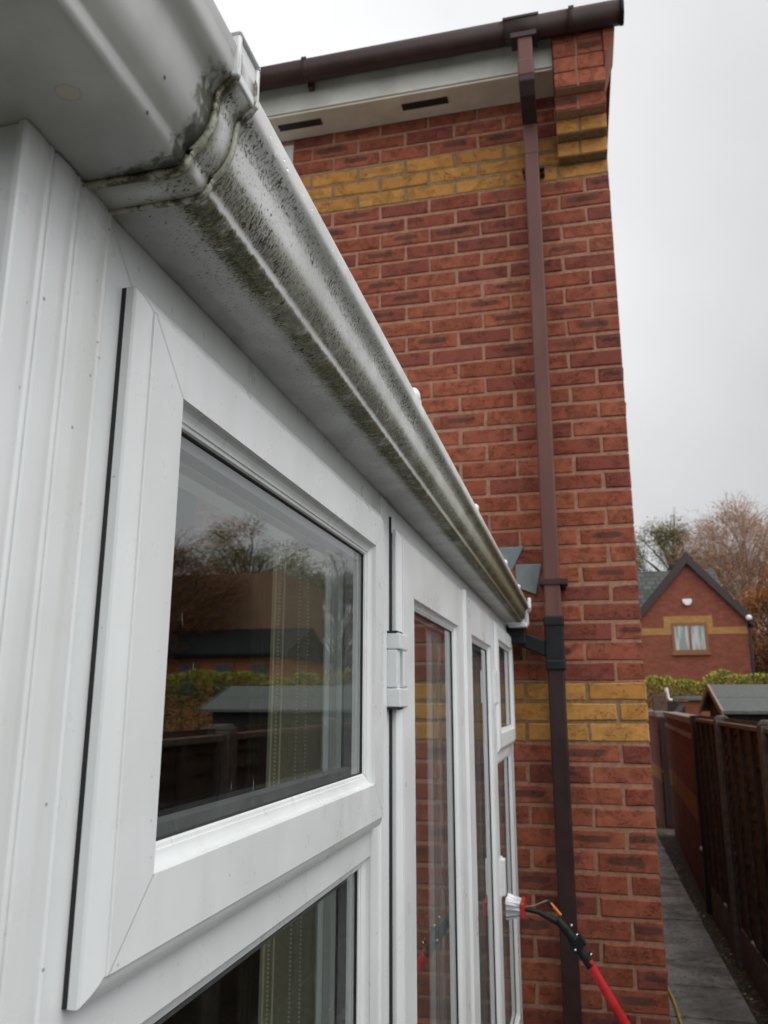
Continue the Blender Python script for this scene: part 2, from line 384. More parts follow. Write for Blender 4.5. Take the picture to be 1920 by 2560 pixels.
# concrete flags
m = Mat('wet_concrete_flags', .5, (.2, .19, .17)); n = m.noise(5, 6, .65); n2 = m.noise(26, 5, .65); n3 = m.noise(3.2, 3, .6, loc=(3, 1, 0))
c = m.mix(m.map(n, .3, .7), (.095, .094, .082), (.31, .305, .285)); c = m.mix(m.map(n2, .48, .66, 0, .7), c, (.035, .038, .028)); c = m.mix(m.map(m.noise(14, 3, .6), .66, .70), c, (.016, .015, .011))
m.color(c); m.rough(m.map(n3, .35, .65, .22, .7)); m.bump(m.ad(n2, m.noise(90, 4, .6)), .7, .006); M_FLAG = m.m
# gravel
m = Mat('gravel', .85, (.2, .14, .1)); v = m.voro(55); vc = m.xyz(m.voro(55, out='Color'))
c = m.mix(vc[0], (.07, .045, .032), (.19, .135, .095)); c = m.mix(m.map(vc[1], .93, .96), c, (.5, .46, .38)); c = m.mix(m.map(v, .4, .75, 0, .8), c, (.02, .014, .01)); m.color(c); m.bump(v, -1, .012); M_GRAV = m.m
m = Mat('ground_soil', .95, (.07, .06, .035)); n = m.noise(2.5, 6, .65); m.color(m.mix(m.map(n, .35, .65), (.025, .033, .012), (.05, .04, .028))); m.bump(m.noise(30, 4), .5, .02); M_GROUND = m.m
# roof tiles
m = Mat('roof_tiles', .7, (.05, .05, .055)); o = m.xyz()
b = m.nd('ShaderNodeTexBrick', {'Vector': m.comb(o[0], m.mul(o[2], 1.25), 0), 'Color1': (.026, .027, .030), 'Color2': (.070, .070, .074), 'Mortar': (.006, .006, .006), 'Scale': 1.0, 'Mortar Size': .03, 'Brick Width': .34, 'Row Height': .26})
gm = m.mul(m.map(m.noise(3, 4), .45, .62), m.map(o[2], 3.6, 4.5)); m.color(m.mix(m.mul(gm, .6), b.outputs[0], (.035, .045, .015))); m.bump(b.outputs['Fac'], -.6, .02); M_TILE = m.m
# glass: fresnel reflection over a clear pane (front faces only)
def glass(name, tint_, ior):
    m = Mat(name); t = m.t; t.nodes.remove(m.b)
    out = [n for n in t.nodes if n.type == 'OUTPUT_MATERIAL'][0]
    fr = m.nd('ShaderNodeFresnel', {'IOR': ior}); ge = m.nd('ShaderNodeNewGeometry')
    f = m.mul(fr.outputs[0], m.math('SUBTRACT', 1, ge.outputs['Backfacing']))
    tr = m.nd('ShaderNodeBsdfTransparent', {'Color': tint_}); gl = m.nd('ShaderNodeBsdfGlossy', {'Roughness': .004, 'Color': (.97, .99, .98)})
    mx_ = m.nd('ShaderNodeMixShader', {0: f}); m.set(mx_.inputs[1], tr.outputs[0]); m.set(mx_.inputs[2], gl.outputs[0])
    # rain marks and dried spots on the pane
    d = m.nd('ShaderNodeBsdfDiffuse', {'Color': (.55, .56, .53)})
    n1 = m.noise(150, 3, .6, stretch=(1, 1.3, .16)); n2 = m.noise(12, 3, .5)
    f2 = m.mul(m.mul(m.map(n1, .715, .745), m.map(n2, .5, .62)), .5)
    mx2 = m.nd('ShaderNodeMixShader', {0: f2}); m.set(mx2.inputs[1], mx_.outputs[0]); m.set(mx2.inputs[2], d.outputs[0])
    t.links.new(mx2.outputs[0], out.inputs[0]); return m.m
M_GLASS = glass('window_glass', (.95, .97, .96), 2.6)
M_GLASSI = glass('inner_window_glass', (.95, .97, .96), 1.9)
m = Mat('roof_polycarbonate', .3, (.5, .5, .48)); t = m.t; out = [n for n in t.nodes if n.type == 'OUTPUT_MATERIAL'][0]
tr = m.nd('ShaderNodeBsdfTranslucent', {'Color': (.13, .12, .105)}); mx_ = m.nd('ShaderNodeMixShader', {0: .5}); m.set(mx_.inputs[1], m.b.outputs[0]); m.set(mx_.inputs[2], tr.outputs[0]); t.links.new(mx_.outputs[0], out.inputs[0]); M_POLY = m.m
M_FWIN = Mat('far_window_pane', .12, (.36, .40, .37)); n = M_FWIN.noise(7, 3, .5, stretch=(1, 1, .12)); M_FWIN.color(M_FWIN.mix(M_FWIN.map(n, .4, .6), (.22, .25, .235), (.46, .50, .47))); M_FWIN = M_FWIN.m
M_FFRAME = plain('brown_window_frame', (.24, .095, .028), .5, .2)
M_BARK = plain('tree_bark', (.075, .055, .045), .9, .35, 12)
M_BARKP = plain('birch_bark', (.33, .25, .20), .85, .35, 5)
def leaf_mat(name, a, b):
    m = Mat(name, .6, a, .3); m.color(m.mix(m.rnd(), a, b)); return m.m
M_LGREEN = leaf_mat('olive_leaves', (.085, .080, .028), (.235, .21, .095))
M_LPINK = leaf_mat('birch_twigs', (.23, .115, .062), (.46, .285, .19))
M_LORANGE = leaf_mat('orange_leaves', (.20, .075, .02), (.44, .18, .045))
M_LBROWN = leaf_mat('brown_leaves', (.09, .036, .014), (.24, .095, .03))
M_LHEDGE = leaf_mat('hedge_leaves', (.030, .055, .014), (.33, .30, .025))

GZ = -1.75      # ground level (eye height 1.75 m above it)
WY = 3.355      # face of the brick house wall
CX = .252       # its corner
CO = .0786      # brick course
PI_ = .242      # brick length with joint

# ------------------------------------------------------------------ ground
g = MB(); g.box(-60, 60, -40, 120, GZ - .3, GZ - .012); o = g.build('ground', M_GROUND, kind='structure')
g = MB()
ys = [3.0, 3.9, 4.8, 5.36, 5.92, 6.455, 7.565, 8.4, 9.2, 10.0, 10.9, 11.8, 12.7, 13.6]
for a, b in zip(ys[:-1], ys[1:]): g.box(CX + .012, .872 + random.uniform(-.004, .004) + max(0, a - 7) * .008, a + .009, b - .009, GZ - .05, GZ + random.uniform(-.003, .003))
for i in range(8):
    for j in range(3): g.box(CX + .012 - .6 - 0 + (j + 0) * .6 + .003 - .0, CX + .012 + j * .6 - .003, 3.0 - .006 - (i + 1) * .6, 3.0 - .006 - i * .6 - .008, GZ - .05, GZ + random.uniform(-.003, .003))
g.build('path', M_FLAG, bevel=.004, kind='structure')
g = MB(); g.box(.87, 1.3, -2, 13.5, GZ - .06, GZ - .02)
for i in range(2600):
    y = 4.6 + 9 * random.random() ** 1.4; x = .885 + random.random() * (.14 + max(0, y - 8) * .03); r = random.uniform(.006, .016)
    if y > 7.9 and x > .94 + (y - 8) * .04: continue
    g.ball((x, y, GZ - .016), (r * random.uniform(.8, 1.4), r * random.uniform(.8, 1.4), r * .7), 5, 3)
g.build('gravel', M_GRAV, kind='stuff')

# ------------------------------------------------------------------ brick house
house = thing('brick_house', 'red brick house wall with buff brick bands behind the white conservatory', 'house')
def brickwork(mb, u0, u1, z0, n0, n1, place, phaseA, phaseB, band, holes=(), depth=.1, proud=.0, seed=1):
    """courses n0..n1 of stretcher bond; place(u, z, d) -> point (d = depth behind the face)"""
    rg = random.Random(seed); j = .0122
    for n in range(n0, n1):
        zb = z0 + n * CO + j / 2; zt = zb + CO - j
        ph = phaseA if n % 2 == 0 else phaseB
        k0 = math.floor((u0 - ph) / PI_) - 1; edges = []
        u = ph + k0 * PI_
        while u < u1 + PI_: edges.append(u); u += PI_
        for a, b in zip(edges[:-1], edges[1:]):
            a2, b2 = max(a + j / 2, u0), min(b - j / 2, u1)
            if b == edges[-1]: b2 = u1
            if b2 - a2 < .03: continue
            if b2 + j / 2 > u1 - .02: b2 = u1
            if any(a2 < h[1] and b2 > h[0] and zb < h[3] and zt > h[2] for h in holes):
                h = [h for h in holes if a2 < h[1] and b2 > h[0] and zb < h[3] and zt > h[2]][0]
                if a2 < h[0] - .03: b2 = h[0]
                elif b2 > h[1] + .03: a2 = h[1]
                else: continue
            o_ = rg.uniform(-.0018, .0018); t1 = rg.uniform(-.0012, .0012); c = rg.uniform(.003, .0062)
            jt = [rg.uniform(-.0026, .0026) for _ in range(8)]
            P = [(a2 + jt[0], zb + jt[1]), (b2 + (0 if b2 == u1 else jt[2]), zb + jt[3]), (b2 + (0 if b2 == u1 else jt[4]), zt + jt[5]), (a2 + jt[6], zt + jt[7])]
            ins = [(1, 1), (-1, 1), (-1, -1), (1, -1)]
            front = [place(p[0] + s_[0] * c, p[1] + s_[1] * c, -proud + o_ + t1 * q) for q, (p, s_) in enumerate(zip(P, ins))]
            edge = [place(p[0], p[1], -proud + o_ + c) for p in P]; back = [place(p[0], p[1], depth) for p in P]
            L_ = b2 - a2; hh = zt - zb; full = PI_ - j
            s0 = 0 if L_ > full * .8 else .5 - L_ / full / 2
            uvc = [(0, 0), (1, 0), (1, 1), (0, 1)] if L_ > full * .8 else [(.2, 0), (.8, 0), (.8, 1), (.2, 1)]
            want = .62 if n < -3 else (.52 if n > 17 else .16); fl_ = rg.random() < want; rr = rg.random()  # real flash pattern; more dark bricks low down also stand in for shade
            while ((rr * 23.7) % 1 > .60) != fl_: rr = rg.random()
            mi = 1 if band(n) else 0
            fs = [(0, 1, 2, 3)] + [(4 + q, 4 + (q + 1) % 4, (q + 1) % 4, q) for q in range(4)] + [(8 + q, 8 + (q + 1) % 4, 4 + (q + 1) % 4, 4 + q) for q in range(4)]
            us = [uvc] + [[uvc[q], uvc[(q + 1) % 4], uvc[(q + 1) % 4], uvc[q]] for q in range(4)] * 2
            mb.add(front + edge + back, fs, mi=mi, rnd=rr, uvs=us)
Z0 = .078                                   # top of the lower buff band; course 0 sits on it
nG = math.floor((GZ - Z0) / CO)
band = lambda n: n in (-1, -2, -3) or n in (29, 30, 31)
wb = MB()
holes = [(-2.95, -.86, GZ - .2, .70), (-2.95, -1.72, .6999, 1.28), (-2.5, -1.285, 1.75, 2.80)]
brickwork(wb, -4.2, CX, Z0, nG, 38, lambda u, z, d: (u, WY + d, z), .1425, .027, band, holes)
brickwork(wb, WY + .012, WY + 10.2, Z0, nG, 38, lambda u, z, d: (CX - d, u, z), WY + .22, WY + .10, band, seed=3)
# mortar beds just behind the brick faces
def mort(z0, z1, mi, holes_):
    xs = sorted({-4.2, CX - .004} | {h[0] for h in holes_} | {h[1] for h in holes_})
    for a, b in zip(xs[:-1], xs[1:]):
        segs = [(z0, z1)]
        for h in holes_:
            if a >= h[0] - 1e-6 and b <= h[1] + 1e-6:
                segs = [s2 for s in segs for s2 in ((s[0], min(s[1], h[2])), (max(s[0], h[3]), s[1])) if s2[1] - s2[0] > .005]
        for s in segs: wb.box(a, b, WY + .0045, WY + .09, s[0], s[1], mi=mi)
    wb.box(CX - .09, CX - .0045, WY + .0905, WY + 10.2, z0, z1, mi=mi)
zb0, zb1, zc0, zc1 = Z0 - 3 * CO, Z0, Z0 + 29 * CO, Z0 + 32 * CO
for a, b, mi in ((GZ - .2, zb0, 2), (zb0, zb1, 3), (zb1, zc0, 2), (zc0, zc1, 3), (zc1, 3.05, 2)): mort(a, b, mi, holes)
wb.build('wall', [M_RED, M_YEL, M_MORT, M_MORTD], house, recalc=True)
# kneeler: brick courses corbelled out under the eave corner
kb = MB()
for k, p in enumerate((.055, .110, .165, .215, .215, .215, .215)):
    n = 30 + k; zb = Z0 + n * CO + .004; zt = zb + CO - .008
    cuts = [.031, .031 + .108, CX] if k % 2 else [.031, .031 + .105, CX]
    kb.box(.034, CX - .003, WY - p + .005, WY, zb - .004, zt + .004, mi=2 if k > 1 else 3)
    for a, b in zip(cuts[:-1], cuts[1:]):
        kb.box(a, b - .009 if b < CX else b, WY - p, WY - .001, zb, zt, mi=1 if k < 2 else 0, rnd=random.random(), uvs=[[(.2, 0), (.8, 0), (.8, 1), (.2, 1)]] * 6)
kb.build('kneeler', [M_RED, M_YEL, M_MORT, M_MORTD], house, bevel=.003)
f = MB(); f.box(-4.2, .0285, 3.18, 3.198, 2.825, 3.05); f.box(-4.2, .0285, 3.175, 3.1795, 2.825, 2.842); f.build('fascia', M_FASC, house, bevel=.003)
f = MB(); f.box(-4.2, .0285, 3.182, WY - .001, 2.812, 2.8235); sof = f.build('soffit', M_SOFF, house, bevel=.002)
for xc in (-.58, -1.215, -1.85, -2.49):
    f = MB(); f.box(xc - .112, xc + .112, 3.235, 3.276, 2.8075, 2.8155)
    for i in range(9): f.box(xc - .108 + i * .0245, xc - .108 + i * .0245 + .004, 3.237, 3.274, 2.8055, 2.8074)
    f.build('soffit_vent', M_RUB, sof)
# verge: brown box end flaring out over the kneeler, and the roof slope
f = MB(); f.prism([(CX + .001, 2.74), (.306, 2.93), (.306, 3.02), (CX + .001, 3.02)], 'y', 3.13, 3.36)
f.prism([(3.36, 2.92), (3.36, 3.12), (8.4, 6.42), (8.4, 6.22), (13.5, 3.12), (13.5, 2.92)], 'x', CX + .003, .300); f.build('verge', M_FRED, house, bevel=.003)
f = MB(); f.prism([(3.10, 3.02), (3.10, 3.05), (8.4, 6.45), (13.7, 3.05), (13.7, 3.02), (8.4, 6.40)], 'x', -4.3, .315); f.build('roof', M_TILE, house)
wi = part_empty('window', house)
f = MB(); 
for a, b, c_, d_ in ((-2.5, -2.44, 1.75, 2.8), (-1.345, -1.285, 1.75, 2.8), (-2.44, -1.345, 1.75, 1.81), (-2.44, -1.345, 2.74, 2.8), (-1.93, -1.87, 1.81, 2.74)): f.box(a, b, WY + .015, WY + .08, c_, d_)
f.build('window_frame', M_WHITE, wi, bevel=.004)
f = MB(); f.box(-2.44, -1.345, WY + .045, WY + .05, 1.81, 2.74); f.build('pane', M_FWIN, wi)
f = MB()                                    # room behind the opening in the wall
f.box(-3.0, -2.96, WY + .1, 7, GZ, 1.4); f.box(-.85, -.81, WY + .1, 7, GZ, 1.4); f.box(-3, -.81, 7, 7.05, GZ, 1.4); f.box(-3, -.81, WY + .1, 7, 1.36, 1.4)
f.build('room', M_DARKVOID, house)

# brown eave gutter
hg = thing('house_gutter', 'dark brown gutter running along the eave of the brick house', 'gutter')
HG = catmull([(3.170, 2.998), (3.168, 2.980), (3.152, 2.954), (3.118, 2.931), (3.082, 2.932), (3.060, 2.952), (3.051, 2.980), (3.049, 2.998)], 4)
def hgp(off):
    c = Vector((3.11, 2.985)); return [tuple(c + (Vector(p) - c) * (1 + off)) for p in HG]
f = MB(); f.prism(HG, 'x', -4.3, .334, closed=False); f.build('trough', M_BROWNG, hg, smooth=40, solid=.003)
f = MB(); f.prism(hgp(.05), 'x', -.176, -.022, closed=False); f.box(-.182, -.022, 3.042, 3.056, 2.996, 3.008); f.box(-.150, -.036, 3.055, 3.135, 2.905, 2.930)
f.build('outlet', M_BROWND, hg, smooth=40, solid=.004)
for xc in (-1.13, .12, -2.3):
    f = MB(); f.prism(hgp(.05), 'x', xc - .012, xc + .012, closed=False); f.box(xc - .012, xc + .012, 3.15, 3.182, 2.925, 2.965); f.box(xc - .012, xc + .012, 3.044, 3.054, 2.994, 3.008)
    f.build('bracket', M_BROWNG, hg, smooth=40, solid=.004)
f = MB(); f.prism(hgp(.05) + [(3.17, 3.0)], 'x', .332, .345); f.build('end_stop', M_BLACKP, hg, smooth=40)

# downpipe
dp = thing('downpipe', 'square brown downpipe with a black branch fitting fixed to the brick wall', 'downpipe')
XA, XB = -.1205, -.0555
def sq(mb, path, hw, hd):
    """square section swept in the YZ plane"""
    pts = [Vector(p) for p in path]; vv = []; fs = []
    for i, p in enumerate(pts):
        d = (pts[min(i + 1, len(pts) - 1)] - pts[max(i - 1, 0)]).normalized(); nn = Vector((d.y, -d.x))
        for sx_, sn in ((-1, -1), (1, -1), (1, 1), (-1, 1)):
            q = p + nn * hd * sn; vv.append(((XA + XB) / 2 + sx_ * hw, q.x, q.y))
    for i in range(len(pts) - 1):
        for j in range(4): fs.append((i * 4 + j, i * 4 + (j + 1) % 4, i * 4 + 4 + (j + 1) % 4, i * 4 + 4 + j))
    fs += [(0, 1, 2, 3), tuple(range(len(pts) * 4 - 1, len(pts) * 4 - 5, -1))]; mb.add(vv, fs)
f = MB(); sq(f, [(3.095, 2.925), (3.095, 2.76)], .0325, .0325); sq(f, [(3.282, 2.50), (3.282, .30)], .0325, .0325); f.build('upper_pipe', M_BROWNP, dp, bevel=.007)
for pth, hw_ in (([(3.095, 2.79), (3.095, 2.705)], .036), ([(3.282, 2.60), (3.282, 2.44)], .0345)):
    f = MB(); sq(f, pth, hw_, hw_); f.build('socket', M_BROWNP, dp, bevel=.007)
f = MB(); sq(f, [(3.095, 2.725), (3.095, 2.69), (3.12, 2.665), (3.255, 2.632), (3.282, 2.612), (3.282, 2.575)], .034, .034); f.build('swan_neck', M_BROWND, dp, bevel=.005)
for z in (2.40, .468):
    f = MB(); f.box(*((XA - .017, XB + .03, 3.243, 3.322, z - .012, z + .012) if z < 1 else (XA - .014, XB + .022, 3.296, 3.322, z - .008, z + .008))); f.box(XA - .01, XB + .022, 3.32, 3.354, z - .02, z + .02); f.ball((XA - .008, 3.241 if z < 1 else 3.297, z), .004)
    f.build('clip', M_BROWNG, dp, bevel=.004)
f = MB(); sq(f, [(3.282, .325), (3.282, .125)], .037, .037); sq(f, [(3.282, .332), (3.282, .29)], .0395, .0395); sq(f, [(3.282, .16), (3.282, .12)], .0395, .0395)
f.prism([(XA, .235), (XA - .004, .172), (-.24, .222), (-.24, .285)], 'y', 3.25, 3.314)
f.box(-.272, -.198, 3.226, 3.30, .222, .2985); f.build('branch', M_BLACKP, dp, bevel=.006)
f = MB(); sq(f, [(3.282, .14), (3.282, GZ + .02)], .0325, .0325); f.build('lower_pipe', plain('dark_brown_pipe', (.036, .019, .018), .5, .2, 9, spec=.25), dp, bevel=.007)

# stepped lead flashing
for k, (pts, lab) in enumerate((([(-.30, .634), (-.199, .634), (-.251, .535), (-.345, .56)], 'upper grey lead flashing piece stepped into the brick wall'),
                                ([(-.236, .557), (-.13, .555), (-.156, .431), (-.235, .462)], 'lower grey lead flashing piece beside the brown downpipe'))):
    f = MB(); f.prism(pts, 'y', WY - .008 - .004 * k, WY - .004 - .004 * k)
    f.box(pts[0][0], pts[1][0], WY - .006, WY + .02, pts[0][1] - .004, pts[0][1] + .002)
    o = f.build('lead_flashing', M_LEAD, bevel=.0015); o['label'] = lab; o['category'] = 'flashing'; o['group'] = 'lead flashing pieces'

# ------------------------------------------------------------------ conservatory
con = thing('conservatory', 'white upvc conservatory with glazed windows and doors against the brick house', 'conservatory')
def ring(mb, prof, y0, y1, z0, z1, gap=.00035):
    n = len(prof)
    for s in range(4):
        vv = []
        for ins, x in prof:
            a, b, c, d = y0 + ins, y1 - ins, z0 + ins, z1 - ins; e = gap
            vv += {0: [(x, a + e, c), (x, b - e, c)], 1: [(x, b, c + e), (x, b, d - e)], 2: [(x, b - e, d), (x, a + e, d)], 3: [(x, a, d - e), (x, a, c + e)]}[s]
        mb.add(vv, [(2 * i, 2 * i + 1, 2 * i + 3, 2 * i + 2) for i in range(n - 1)])
    if gap: ring(mb, [(i_ + .0006, x - .0016) for i_, x in prof], y0, y1, z0, z1, 0)
COVE = [(0, 0), (.0003, -.0012), (.0010, -.0042), (.0028, -.0068), (.0058, -.0084), (.0098, -.0092), (.0100, -.0103), (.0108, -.0106), (.0128, -.0108), (.0134, -.0114), (.0136, -.0165)]
FXX = -.2545                       # outer face of sashes and doors
def sash_prof(w_):
    p = [(0, -.2690), (0, -.2637), (.0010, -.2622), (.0050, -.2592), (.0095, -.2570), (.0126, -.2564), (.0129, -.2551), (.0136, FXX), (w_ - .0007, FXX)]
    return p + [(w_ + i, FXX + x) for i, x in COVE]
def glazing(par, y0, y1, z0, z1, xg, inner=True):
    """sealed unit filling a rectangle: gasket, two panes and spacer bar"""
    f = MB(); ring(f, [(-.0012, xg + .003), (.0022, xg + .0016), (.0024, xg - .0005)], y0, y1, z0, z1, 0); f.build('gasket', M_RUB, par, recalc=False)
    f = MB(); f.box(xg - .004, xg, y0 - .012, y1 + .012, z0 - .012, z1 + .012); f.build('pane', M_GLASS, par)
    f = MB(); ring(f, [(-.01, xg - .0042), (.0095, xg - .0042), (.0095, xg - .0195), (-.01, xg - .0195)], y0, y1, z0, z1, 0); f.build('spacer_bar', M_SPACER, par, recalc=False)
    f = MB(); f.box(xg - .024, xg - .020, y0 - .012, y1 + .012, z0 - .012, z1 + .012); f.build('inner_pane', M_GLASSI, par)
    f = MB(); ring(f, [(.004, xg - .0245), (.002, xg - .030), (-.012, xg - .036), (-.05, xg - .036), (-.05, xg - .065)], y0, y1, z0, z1, 0); f.build('inner_bead', M_PVC2, par, recalc=False)

def window(y0, y1, mirror=False, lab=None):
    M_PVC = M_PVC2 if mirror else globals()['M_PVC']
    wn_ = part_empty('window', con)
    if lab: wn_['label'] = lab
    zt, zb_ = .2985, -1.16
    f = MB(); ring(f, [(0, -.335), (0, -.2725), (.0443, -.2725)], y0, y1, zb_, zt)
    f.box(-.333, -.2728, y0 + .044, y1 - .044, -.1925, -.118)
    f.build('window_frame', M_PVC, wn_, smooth=17, recalc=False)
    a, b = (y0 + .0220, y1 - .0360) if not mirror else (y0 + .0360, y1 - .0220)
    f = MB(); ring(f, sash_prof(.0560), a, b, -.1570, .2585); f.build('sash', M_PVC, wn_, smooth=17, recalc=False)
    f = MB(); ring(f, [(.0003, -.2727), (.0003, -.2689), (.009, -.2689)], a, b, -.1570, .2585, 0); f.build('seal', M_RUB, wn_, recalc=False)
    i = .0555 + .0136; glazing(wn_, a + i, b - i, -.1570 + i, .2585 - i, -.2700)
    # fixed light below the transom
    f = MB(); L0 = (y0 + .0443, y1 - .0443, zb_ + .05, -.1928)
    ring(f, [(q[0], -.2728 + q[1]) for q in COVE], *L0); f.build('glazing_bead', M_PVC, wn_, smooth=17, recalc=False)
    i = .0136; glazing(wn_, L0[0] + i, L0[1] - i, L0[2] + i, L0[3] - i, -.288)
    return wn_
window(.392, 1.108, lab='nearest window with an open-type top sash')
window(2.602, 3.318, True, lab='farthest window next to the brick wall')
# corner post with lapped cover strips
cp = part_empty('corner_post', con)
f = MB(); f.box(-.345, -.2709, .3085, .3915, GZ + .02, .2970); f.build('post_core', M_PVC, cp)
for a, b, k in ((.3065, .3315, 0), (.3325, .3570, 1), (.3580, .3905, 2)):
    top = -.2664 - .0003 * k
    pr = [(-.271, a), (top - .0012, a), (top - .0002, a + .0012), (top, a + .004), (top + .0002, (a + b) / 2), (top - .0001, b - .0075), (top - .0010, b - .0055), (top - .0011, b - .0040), (top - .0002, b - .0025), (top - .0003, b - .0010), (top - .0016, b), (-.271, b)]
    f = MB(); f.prism(pr, 'z', GZ + .03, .2972 - .0006 * k); f.build('cover_strip', M_PVCP, cp, smooth=30)
# mullion covers
def strip(name, y0, y1, x1, z0, z1, par, x0=-.30, b=.004):
    f = MB(); f.box(x0, x1, y0, y1, z0, z1); return f.build(name, M_PVC2, par, bevel=b, seg=3, smooth=40)
strip('mullion', 1.1085, 1.1480, -.2698, GZ + .04, .2982, con); strip('mullion', 2.5775, 2.6010, -.2698, GZ + .04, .2982, con); strip('wall_jamb', 3.3190, 3.3495, -.2700, GZ + .04, .2982, con)
# french doors
f = MB(); ring(f, [(0, -.335), (0, -.2735), (.001, -.2725), (.0210, -.2725), (.0212, -.2735), (.0212, -.333)], 1.1485, 2.5770, -1.70, .2983); f.box(-.333, -.2684, 1.1705, 2.5545, .2520, .2772); f.build('door_frame', M_PVC2, con, smooth=17, recalc=False)
f = MB(); ring(f, [(.0210, -.2725), (.0214, -.2690), (.060, -.2690)], 1.1485, 2.5770, -1.70, .2983, 0); f.build('door_seal', M_RUB, con, recalc=False)
def hinge(par, yc, s):
    for z in (.046, -.50):
        h = MB(); y = lambda a, b: (yc + s * a, yc + s * b) if s > 0 else (yc + s * b, yc + s * a)
        h.box(-.2724, -.2515, *y(-.020, .036), z + .0285, z + .052); h.box(-.2724, -.2515, *y(-.020, .036), z - .054, z - .0275)
        h.box(-.2724, -.2560, *y(-.020, .0005), z - .0268, z + .0278); h.box(-.2724, -.2520, *y(.0090, .036), z - .0255, z + .0265)
        if s < 0: h.box(-.2530, -.2420, *y(-.012, .028), z - .050, z + .048)
        o_ = h.build('hinge', M_PVC2, par, bevel=.0018, seg=2)
        h = MB(); h.box(-.2724, -.2560, *y(-.021, .0395), z + .0526, z + .0550); h.box(-.2724, -.2560, *y(-.021, .0395), z - .0570, z - .0546); h.box(-.2722, -.2620, *y(.001, .0088), z - .026, z + .027)
        h.tube([(-.2615, yc + s * .0045, z - .024), (-.2615, yc + s * .0045, z + .026)], .0022, 8)
        h.build('hinge_cap', M_RUB, o_)
        o2 = None
def door(y0, y1, lab, hs):
    d_ = part_empty('door', con); d_['label'] = lab
    z0, z1 = -1.66, .2585
    f = MB(); ring(f, sash_prof(.0955), y0, y1, z0, z1); f.build('door_leaf', M_PVC2, d_, smooth=17, recalc=False)
    i = .0955 + .0136; glazing(d_, y0 + i, y1 - i, z0 + i, z1 - i, -.2700)
    return d_
d1 = door(1.1755, 1.8640, 'left door leaf hinged beside the near window', 1)
d2 = door(1.8990, 2.5500, 'right door leaf hinged beside the far window', -1)
hinge(con, 1.1705, 1); hinge(con, 2.5530, -1)
f = MB(); f.prism([(-.268, 1.8600), (-.2560, 1.8600), (-.2500, 1.867), (-.2500, 1.889), (-.2540, 1.9000), (-.268, 1.9000)], 'z', -1.65, .2570); f.build('meeting_strip', M_PVC2, con, bevel=.001, smooth=30)
# eave beam, sills and low walls
f = MB(); f.box(-.345, -.2760, .30, 3.353, .2990, .372); f.box(-3.3, -.346, .309, .37, .2990, .372); f.build('eave_beam', M_PVC2, con)
for b6 in ((-.36, -.262, .392, 1.108), (-.36, -.262, 2.602, 3.318), (-3.3, -.36, .312, .39), (-3.4, -3.301, .312, 3.353)):
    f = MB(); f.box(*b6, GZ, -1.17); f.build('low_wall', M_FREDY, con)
f = MB(); f.box(-3.3, -.36, .40, 3.353, GZ - .01, GZ + .03); f.build('floor', plain('dark_floor', (.07, .055, .045), .6, .3, 8), con)
# end wall glazing (round the corner to the left) and far side glazing
f = MB()
f.box(-.402, -.3458, .311, .36, GZ + .03, .2985)
for x in (-1.35, -2.3, -3.25): f.box(x - .05, x + .0, .311, .36, -1.17, .2985)
f.box(-3.3, -.40, .313, .358, .235, .2983); f.box(-3.3, -.40, .313, .358, -.19, -.13)
for y in (.36, 1.3, 2.3, 3.3): f.box(-3.4, -3.33, y, y + .05, -1.17, .2985)
f.box(-3.398, -3.332, .41, 3.3, .235, .2983); f.build('end_frame', M_PVC2, con, bevel=.004)
f = MB(); f.box(-3.3, -.40, .332, .336, -1.17, .235); f.build('end_pane', M_GLASS, con)
f = MB(); f.box(-3.366, -3.362, .36, 3.3, -1.17, .235); f.build('side_pane', M_GLASS, con)
# glazed roof
rf = part_empty('roof', con); sl = math.tan(R(32))
f = MB(); f.prism([(-.205, .388), (-.205, .404), (-3.4, .404 + 3.195 * sl), (-3.4, .388 + 3.195 * sl)], 'y', .26, 3.345); f.build('roof_panel', M_POLY, rf)
for y in (.961, 1.594, 2.272, 2.782, 3.297):
    f = MB(); f.prism([(-.215, .404), (-.215, .416), (-3.4, .436 + 3.2 * sl), (-3.4, .404 + 3.2 * sl)], 'y', y - .02, y + .02); gb = f.build('glazing_bar', M_PVC2, rf, bevel=.004)
    f = MB(); f.box(-.203, -.1835, y - .018, y + .018, .374, .388); f.ball((-.1900, y, .3865), (.008, .015, .0115 if y < 1 else .0085), 12, 8); f.build('end_cap', M_WHITE, gb, bevel=.006, seg=3, smooth=40)

# white ogee gutter
wg = thing('white_gutter', 'white ogee gutter streaked with green moss along the conservatory eave', 'gutter')
GP = [(-.2752, .2990), (-.2700, .2990), (-.2560, .2990), (-.2350, .2990), (-.2165, .2990), (-.2095, .2996), (-.2062, .3017), (-.2052, .3050), (-.2042, .3080), (-.2012, .3108), (-.1968, .3148), (-.1932, .3205), (-.1912, .3270), (-.1903, .3340), (-.1897, .3400), (-.1884, .3445), (-.1852, .3482), (-.1812, .3512), (-.1784, .3542), (-.1775, .3585), (-.1775, .3675), (-.1782, .3690), (-.1800, .3695)]
GP = catmull(GP, 4)
def offs(P, o):
    out = []
    for i, p in enumerate(P):
        a, b = P[max(i - 1, 0)], P[min(i + 1, len(P) - 1)]; d = Vector((b[0] - a[0], b[1] - a[1])).normalized()
        out.append((p[0] + d.y * o, p[1] - d.x * o))
    return out
def profile_uv(mb, P, y0, y1): mb.prism(P, 'y', y0, y1, closed=False, uv=True, v0=-.0052)
f = MB(); profile_uv(f, GP, .375, 3.165); tr_ = f.build('trough', M_GUT, wg, smooth=35, recalc=False, solid=-.0022)
